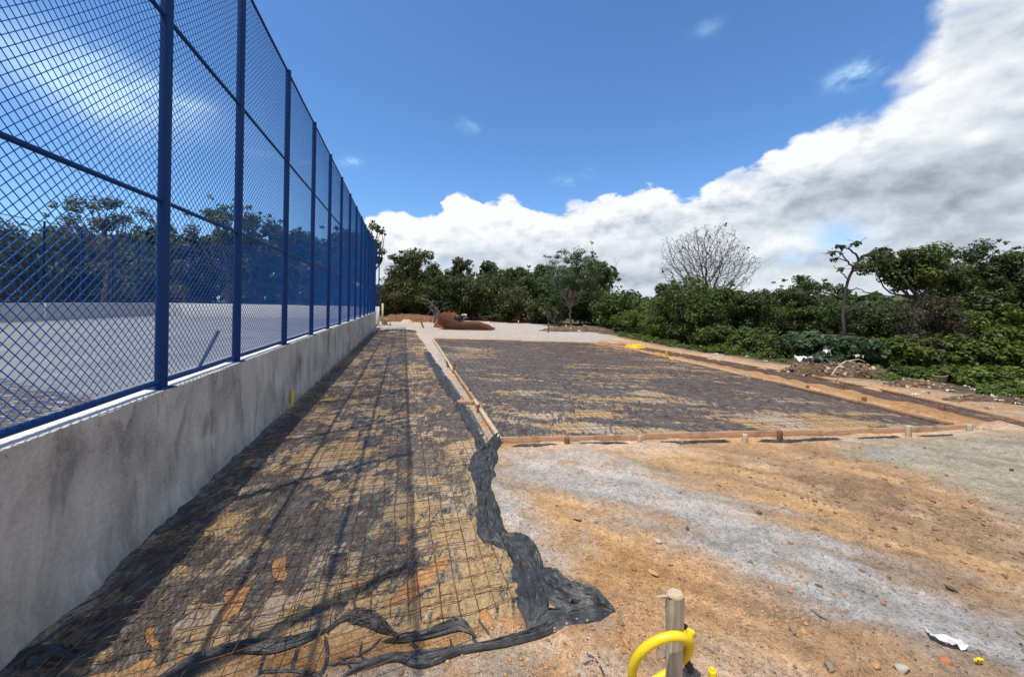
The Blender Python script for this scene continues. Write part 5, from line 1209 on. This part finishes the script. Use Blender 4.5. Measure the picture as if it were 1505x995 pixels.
def gnarled():
    Y = 12.0; root = thing('gnarled_tree', 'gnarled nearly leafless tree with crooked boughs rising behind the rubbish heap', 'tree', (*atY(1233, 540, Y)[:2], -.1), G3); o = np.array(root.location); r = np.random.default_rng(5)
    m = MB(); tips = []
    for pts, r0, r1 in (([(1233, 556), (1234, 520), (1240, 490), (1240, 455), (1243, 420), (1250, 402), (1258, 388), (1266, 378)], .046, .036), ([(1266, 378), (1276, 375), (1290, 378), (1302, 384)], .04, .012), ([(1266, 378), (1282, 370), (1294, 366), (1305, 367)], .045, .012), ([(1292, 367), (1294, 374), (1288, 378)], .02, .01),
        ([(1262, 384), (1256, 372), (1248, 366), (1240, 364), (1232, 362)], .035, .012), ([(1248, 366), (1252, 360), (1260, 358)], .02, .01), ([(1254, 392), (1244, 384), (1236, 372), (1238, 364)], .03, .01), ([(1244, 384), (1232, 380), (1226, 383)], .018, .009), ([(1236, 372), (1226, 370), (1221, 373)], .014, .008),
        ([(1252, 398), (1268, 396), (1282, 396), (1290, 393)], .026, .009), ([(1246, 410), (1236, 400), (1236, 395)], .02, .009), ([(1241, 440), (1222, 432), (1196, 428), (1176, 432), (1150, 430)], .034, .010), ([(1222, 432), (1210, 440), (1190, 444)], .018, .009), ([(1242, 430), (1258, 424), (1272, 428)], .022, .009), ([(1240, 470), (1246, 458), (1256, 451), (1264, 452)], .026, .011), ([(1240, 445), (1226, 446), (1205, 440)], .022, .009)):
        P = np.array([atY(a, b, Y + .18 * math.sin(k * 1.7 + a * .3)) for k, (a, b) in enumerate(pts)]); P[0, 1] = Y if a is None else P[0, 1]
        n = 14; q = np.linspace(0, len(P) - 1, n); P2 = np.stack([np.interp(q, range(len(P)), P[:, k]) for k in range(3)], 1); P2[1:-1] += r.normal(0, .012, (n - 2, 3)); m.tube(P2 - o, np.linspace(r0, r1, n), 7, False)
        if r1 < .02 and pts[-1][1] < 400: tips += [P2[-1] - o, P2[-4] - o]
    for k in range(70):
        t = tips[k % len(tips)]; d = r.normal(0, 1, 3); d[2] = abs(d[2]) * .4; m.tube([t, t + d * .09, t + d * .16 + r.normal(0, .03, 3)], .007, 3, False)
    m.obj('branches', M_darkbark, root, True)
    V, F, t = leaves(np.array(tips), np.full(len(tips), .10), 260, .12, r, .8, .2, .6); mesh_np('leaves', V, F, L_dark, root, False, {'tint': ('FLOAT', 'POINT', t)})
gnarled()
tree(1332, 14, 360, 112, 'large-leaved tree with rounded tufts above the far hill gap', L_mid, seed=48, n=12600, leaf=0.133, crown_lo=.58, clumps=26, csz=.36, airy=.15, group=G3, hang=1.0)
tree(1400, 15, 372, 120, 'dense dark tree between the large-leaved and the tallest right tree', L_dark, seed=49, n=16800, leaf=0.133, crown_lo=.25, clumps=64, csz=.26, group=G3)
tree(1465, 15, 346, 110, 'tallest domed vine-covered tree at the right edge', L_dark, seed=50, n=19600, leaf=0.117, crown_lo=.1, clumps=70, csz=.26, group=G3)
tree(1545, 14, 350, 130, 'dark tree partly cut by the right picture edge', L_dark, seed=51, n=12600, leaf=0.133, crown_lo=.05, clumps=54, group=G3)
tree(1290, 18, 436, 110, 'low dark tree under the far hill gap', L_dark, seed=52, n=12600, leaf=0.125, crown_lo=.02, clumps=54, group=G3)
tree(1370, 12.5, 430, 100, 'brownish twiggy thicket under the large-leaved tree', L_dry, M_twig, seed=53, n=5320, leaf=0.094, crown_lo=.05, clumps=50, airy=.5, group=G3)
tree(1440, 12.5, 436, 90, 'yellow-green branchy tree beneath the tallest right tree', L_fresh, seed=54, n=6720, leaf=0.125, crown_lo=.1, clumps=40, airy=.2, group=G3)
tree(1660, 13, 360, 150, 'dark tree outside the right picture edge', L_dark, seed=55, n=8400, leaf=0.156, crown_lo=.03, clumps=50, group=G3)
tree(1840, 12, 350, 190, 'farther dark tree outside the right picture edge', L_mid, seed=56, n=8400, leaf=0.156, crown_lo=.03, clumps=50, group=G3)
# shrubs along the verge
SH = 'shrubs along the right verge'
shr = [
    (925, 22, 455, 60, 'low light-green bush at the far end of the trench', L_fresh), (968, 19, 462, 62, 'light-green bush past the flat yellow coil', L_fresh), (1010, 16.5, 466, 66, 'green bush before the leafless tree', L_mid),
    (1052, 14.5, 474, 74, 'dark leafy shrub right below the leafless crown', L_mid), (1096, 13.5, 478, 70, 'yellow-green shrub at the verge right of the dark trunk', L_fresh), (1140, 12.5, 486, 74, 'deep green shrub left of the rubbish heap', L_mid),
    (1186, 12, 486, 78, 'blue-green shrub behind the white bag on the rubbish heap', L_blue), (1236, 11.5, 494, 78, 'blue-green broad-leaved plant behind the rubbish heap', L_blue), (1282, 10.8, 496, 80, 'blue-green bush right of the rubbish heap', L_blue),
    (1330, 10.4, 492, 88, 'yellow-green leafy bush beside the pale bucket', L_fresh), (1380, 10, 486, 90, 'arching olive shrub over the pale bucket', L_olive), (1432, 9.6, 492, 92, 'bright green bush near the right edge', L_fresh),
    (1490, 9.2, 478, 96, 'bright leafy bush cut by the right picture edge', L_fresh), (1560, 9, 480, 110, 'green bush outside the right picture edge', L_mid), (1680, 9, 470, 140, 'broad green bush farther outside the right edge', L_mid),
    (1405, 8.6, 538, 70, 'small bright green plant in front of the olive shrub', L_fresh), (1470, 8.2, 540, 84, 'low spreading weed at the verge by the right edge', L_fresh), (1345, 9.3, 540, 56, 'low dark plant left of the pale bucket', L_mid), (1215, 11, 522, 50, 'small grey-green weed behind the rubbish heap', L_blue), (1075, 13.2, 505, 50, 'small yellow-green weed on the verge by the white scraps', L_fresh)]
for i, a in enumerate(shr):
    tree(a[0], a[1], a[2], a[3], a[4], a[5], seed=70 + i, n=7600, leaf=.10 if a[5] is not L_blue else .15, name='shrub', cat='shrub', group=SH, crown_lo=-.02, clumps=44, csz=.28, trunk_r=.025, aspect=.55)
# weeds along the feet of the shrubs, low leaf cover
def weeds():
    r = np.random.default_rng(90); line = np.array(PX([(1720, 625), (1505, 588), (1400, 576), (1290, 560), (1180, 541), (1060, 521), (960, 505), (905, 493)]))[:, :2]
    d = np.r_[0, np.cumsum(np.linalg.norm(np.diff(line, axis=0), axis=1))]; K = 260; q = r.uniform(0, d[-1], K)
    c = np.stack([np.interp(q, d, line[:, 0]), np.interp(q, d, line[:, 1])], 1); off = r.random(K) ** 1.3 * 2.2 - .1; c += np.array((.45, .9)) * off[:, None]
    C = np.c_[c, .03 + .10 * r.random(K)]; V, F, t = leaves(C, r.uniform(.06, .22, K), 9000, .085, r, .5, .7)
    V[:, 2] = np.maximum(V[:, 2], .0); tag(mesh_np('weeds', V, F, L_fresh, None, False, {'tint': ('FLOAT', 'POINT', t)}), kind='stuff')
weeds()
# the wood farther back that reads as one mass
def wood():
    r = np.random.default_rng(91); C = []; Rr = []
    for px in np.arange(-420, 1250, 17):
        Y = 46 + r.uniform(-4, 6); top = 352 if px < 540 else (402 if px < 900 else 436)
        top += r.normal(0, 7); c = atY(px, top, Y)
        for z in np.arange(.6, c[2], 1.1): C.append((c[0] + r.normal(0, .5), Y + r.normal(0, 1), z)); Rr.append(r.uniform(.9, 1.5))
    for px in np.arange(1000, 2400, 22):
        Y = 24 + r.uniform(-2, 3); c = atY(px, 444 + r.normal(0, 5), Y)
        for z in np.arange(.4, max(c[2], .9), .8): C.append((c[0] + r.normal(0, .3), Y + r.normal(0, .7), z)); Rr.append(r.uniform(.6, 1.0))
    V, F, t = leaves(C, Rr, 105000, .78, r, .8, .5); V[:, 2] = np.maximum(V[:, 2], 0)
    tag(mesh_np('distant_wood', V, F, L_dark, None, False, {'tint': ('FLOAT', 'POINT', t)}), kind='stuff')
wood()

# ------------------------------------------------------------------ heaps, bank, far odds and ends
def mound(name, px, py, w, d, h, label, mat, seed, peak=(0, 0), cat='heap', rough=.5, bits=0):
    p = at(px, py); n, k = 64, 40; u, v = np.meshgrid(np.linspace(-1, 1, n), np.linspace(-1, 1, k), indexing='ij')
    rr = np.clip(1 - (np.abs(u - peak[0] * (1 - np.abs(u))) ** 2 + np.abs(v) ** 2), 0, 1)
    z = h * rr ** .8 * (1 - rough / 2 + rough * fbm(u * w, v * d, 1.2, seed, 4) * 1.3) + rr * (fbm(u * w, v * d, 5, seed + 3, 4) - .4) * .30 * min(1, h * 2) - .05
    V = np.stack([u * w / 2, v * d / 2, z], -1).reshape(-1, 3); o = mesh_np(name, V, grid_faces(n, k), mat, None, True); o.location = (p[0], p[1], 0)
    if bits:
        r = np.random.default_rng(seed + 77); ok = np.flatnonzero(V[:, 2] > .0)
        for mt, frac in ((M_rockpale, .16), (M_rockdark, .42), (M_browns, .42)):
            nb_ = int(bits * frac); c = V[r.choice(ok, nb_)] + r.normal(0, .02, (nb_, 3)) * (1, 1, .3); sz = (.02 + .10 * r.random(nb_) ** 2.5) * min(1.6, .7 + h)
            B = np.repeat(ICO0[0][None], nb_, 0) * (1 + r.uniform(-.4, .3, (nb_, 12, 1))) * (sz / 2)[:, None, None] * r.uniform(.45, 1.2, (nb_, 1, 3)) + c[:, None]
            d_ = mesh_np('debris', B.reshape(-1, 3), (ICO0[1][None] + (np.arange(nb_) * 12)[:, None, None]).reshape(-1, 3), mt, o); d_['kind'] = 'stuff'
    return tag(o, label, cat)
def m_heap(name, a, b):
    def f(T):
        p = T.pos(); n = T.noise(p, 4, 8, .65); n2 = T.noise(p, 26, 6, .7)
        c = T.mix(T.mapr(n, .35, .65), (*a, 1), (*b, 1)); c = T.mix(T.m('MULTIPLY', T.mapr(n2, .6, .7), .5), c, (.42, .34, .26)); c = T.mix(T.m('MULTIPLY', T.mapr(n2, .42, .34), .6), c, (.05, .035, .025))
        return {'Base Color': c, 'Roughness': .95, 'Specular IOR Level': .1, 'Normal': T.bump(n2, .9, .05)}
    return material(name, f)
M_red = m_heap('reddish_soil', (.13, .062, .032), (.23, .12, .065)); M_rubble = m_heap('rubbish_soil', (.095, .062, .036), (.19, .13, .08)); M_rustsoil = m_heap('rust_soil', (.12, .045, .018), (.21, .08, .03))
mound('soil_bank', 605, 472, 8.5, 3.0, .50, 'reddish soil bank under the far trees by the fence end', M_red, 3, cat='bank', bits=160)
mound('soil_bank', 730, 470, 7.5, 2.4, .28, 'low dark red soil ridge behind the rusty heap', M_red, 5, cat='bank')
mound('soil_bank', 850, 487, 5.0, 1.3, .34, 'brown rubbly soil bank at the right rim of the far gravel', M_rubble, 7, cat='bank', bits=260)
mound('soil_bank', 800, 474, 4.0, 1.2, .25, 'small stony bank at the back of the far gravel', M_rubble, 8, cat='bank', bits=120)
mound('gravel_pile', 598, 474, 1.0, .8, .28, 'tiny pale sand pile before the reddish bank', M_rockpale, 9)
mound('rubbish_heap', 1250, 553, 2.0, .9, .32, 'heap of brown soil and rubbish in front of the blue-green bushes', M_rubble, 11, (-.1, 0), bits=420)
mound('soil_bank', 1190, 551, 1.5, .7, .30, 'left low shoulder of rubbish soil under the white bag', M_rubble, 12, cat='bank', bits=200)
mound('soil_bank', 1345, 571, 1.6, .7, .18, 'low brown soil spill right of the rubbish heap', M_rubble, 13, cat='bank', bits=200)
mound('soil_bank', 1465, 593, 2.2, .9, .15, 'low brown soil ridge on the verge near the right edge', M_rubble, 14, cat='bank', bits=220)
scrap(1182, 541, .42, 'long white bag draped over the left end of the rubbish heap', h=.16, asp=.5).location.z += .10
scrap(1215, 537, .15, 'small peaked white bag on top of the rubbish heap', h=.2, asp=.8).location.z += .24
scrap(1206, 546, .42, 'crumpled black bag on the rubbish heap', M_fold, h=.2, asp=.7).location.z += .10
scrap(1232, 548, .3, 'grey-green bag beside the black one on the rubbish heap', m_simple('greyish_bag', (.32, .36, .33), .6), h=.14, asp=.8).location.z += .08
scrap(1262, 542, .16, 'pale stone-like scrap in the face of the rubbish heap', M_rockpale, h=.1, asp=.8).location.z += .26
m = MB()
for pts in ([(1222, 552, 0), (1230, 540, .0), (1243, 531, .0), (1262, 528, .0), (1272, 532, 0)], [(1236, 544, 0), (1234, 552, 0), (1231, 557, 0)], [(1250, 531, 0), (1258, 536, 0), (1268, 545, 0)]):
    Yb = at(1245, 560)[1] - .25; m.tube([atY(a, b, Yb + (i * .05)) for i, (a, b, _) in enumerate(pts)], np.linspace(.016, .007, len(pts)), 6)
tag(m.obj('dead_branch', M_rockpale, None, True), 'bleached forked branch arching over the rubbish heap', 'branch')
def bucket():
    p = at(1382, 562); m = MB(); n = 16; a = np.arange(n) * 2 * np.pi / n; prof = [(.0, .005), (.14, .005), (.17, .26), (.182, .27), (.182, .285), (.165, .285), (.16, .26), (.12, .03)]
    V = [(r_ * math.cos(t) * .85, r_ * math.sin(t) * .6, z * .6) for r_, z in prof for t in a]; m.add(V, [(i * n + j, i * n + (j + 1) % n, (i + 1) * n + (j + 1) % n, (i + 1) * n + j) for i in range(len(prof) - 1) for j in range(n)])
    o = m.obj('bucket', m_simple('dusty_plastic', (.42, .37, .29), .7), None, True); o.location = (p[0], p[1], .0); o.rotation_euler = (.05, -.12, .2); tag(o, 'pale dusty tub half hidden under the olive shrub', 'tub')
bucket()
for i, (px, py, s_, lab) in enumerate(((783, 471, .35, 'pale stone at the back of the far gravel, leftmost on the bank'), (797, 474, .4, 'grey stone beside the pale leftmost one on the far bank'), (822, 478, .45, 'reddish stone on the far right bank'), (832, 482, .5, 'big pale stone low on the far right bank'), (852, 488, .4, 'brownish stone at the rim of the far gravel'), (759, 471, .22, 'tiny pale stone at the back of the far gravel'))):
    stone(px, py, s_, lab, (M_rockpale, M_rock)[i % 2], .8)
def rusty():
    p = at(686, 485); X, Y = p[0], p[1] + .9
    mound('rust_heap', 662, 481, 2.2, 1.6, .95, 'rust-coloured peaked heap on the far gravel behind the steel mesh stack', M_rustsoil, 21, (-.2, 0), rough=.25)
    root = thing('mesh_stack', 'stack of bent rusty steel mesh sheets lying on the far gravel', 'steel mesh', (X, Y, 0))
    for k in range(14):
        m = MB(); nx = 26; q = np.linspace(-1.75 + rng.uniform(-.1, .1), 1.55 - k * .03 + rng.uniform(-.1, .1), nx); ln = 2.0
        prof = lambda x: .03 + k * .026 + .30 * np.clip((-x - .2) / 1.5, 0, 1) ** 1.5 * (1 + .06 * k) + .05 * np.clip(1 - (x / .9) ** 2, 0, 1) - .02 * np.clip(x - .6, 0, 1) * k
        for y in np.linspace(-ln / 2, ln / 2, 18): m.tube(np.c_[q, q * 0 + y + rng.uniform(-.02, .02), prof(q)], .006, 3, False)
        for x in q[::1]: m.tube([(x, -ln / 2, prof(x) + .008), (x, 0, prof(x) + .008), (x, ln / 2, prof(x) + .008)], .006, 3, False)
        m.obj('mesh_sheet', M_rust2, root)
    m = MB()
    m.tube([(0, 0, 0), (0, 0, .22), (0, 0, .38), (0, 0, .43)], [.20, .24, .22, .14], 14); o = m.obj('barrel', M_black, None, True); o.location = (*atY(673, 474, Y)[:2], .42); tag(o, 'black tub sitting on the rusty steel mesh stack', 'tub')
    for (x0, y0, x1, y1), lab in (((662, 476, 692, 478), 'cream plank lying across the rusty mesh stack, upper one'), ((663, 479, 690, 481), 'cream plank lying across the rusty mesh stack, lower one')):
        a, b = atY(x0, y0, Y - .75), atY(x1, y1, Y - .75); m = MB(); c = (a + b) / 2; m.box((0, 0, 0), (np.linalg.norm(b - a), .14, .045), None, .006); o = m.obj('plank', M_wood_pale); o.location = c; o.rotation_euler = (0, .06, .05); tag(o, lab, 'plank')
    scrap(682, 476, .4, 'white bag beside the black tub on the rusty stack', h=.25, asp=.7).location.z += .5
M_rust2 = m_simple('orange_rust', (.16, .065, .028), .85, .3, 12, .2)
rusty()
# posts, pillar and stakes past the wall end
def stick3(px, py, top, w, d, label, mat, nm, cat, z0=-.05):
    p = at(px, py); t = atY(px, top, p[1]); m = MB(); m.box((0, 0, (t[2] + z0) / 2), (w, d, t[2] - z0), None, .006); o = m.obj(nm, mat); o.location = (p[0], p[1], 0); return tag(o, label, cat)
stick3(562, 477, 446, .12, .06, 'tall pale wooden stake standing at the far end of the fence', M_wood_pale, 'wooden_stake', 'stake')
stick3(568, 478, 468, .35, .3, 'low brown box of earth by the tall pale stake', M_rock, 'concrete_block', 'block')
stick3(572, 480, 473, .2, .12, 'small grey block beside the low brown one at the far wall end', M_rockpale, 'concrete_block', 'block')
stick3(553, 479, 459, .30, .3, 'square white pillar ending the court wall past the fence', M_conctop, 'pillar', 'pillar')
stick3(762, 476, 471, .08, .06, 'short pale stake at the back of the far gravel', M_wood_pale, 'wooden_stake', 'stake')
stick3(774, 473, 452, .14, .12, 'greyish upright post before the dark far trees', M_wood_grey, 'wooden_post', 'post')
stick3(727, 470, 464, .3, .25, 'small pale box under the dark trees at the far edge', M_rockpale, 'concrete_block', 'block')
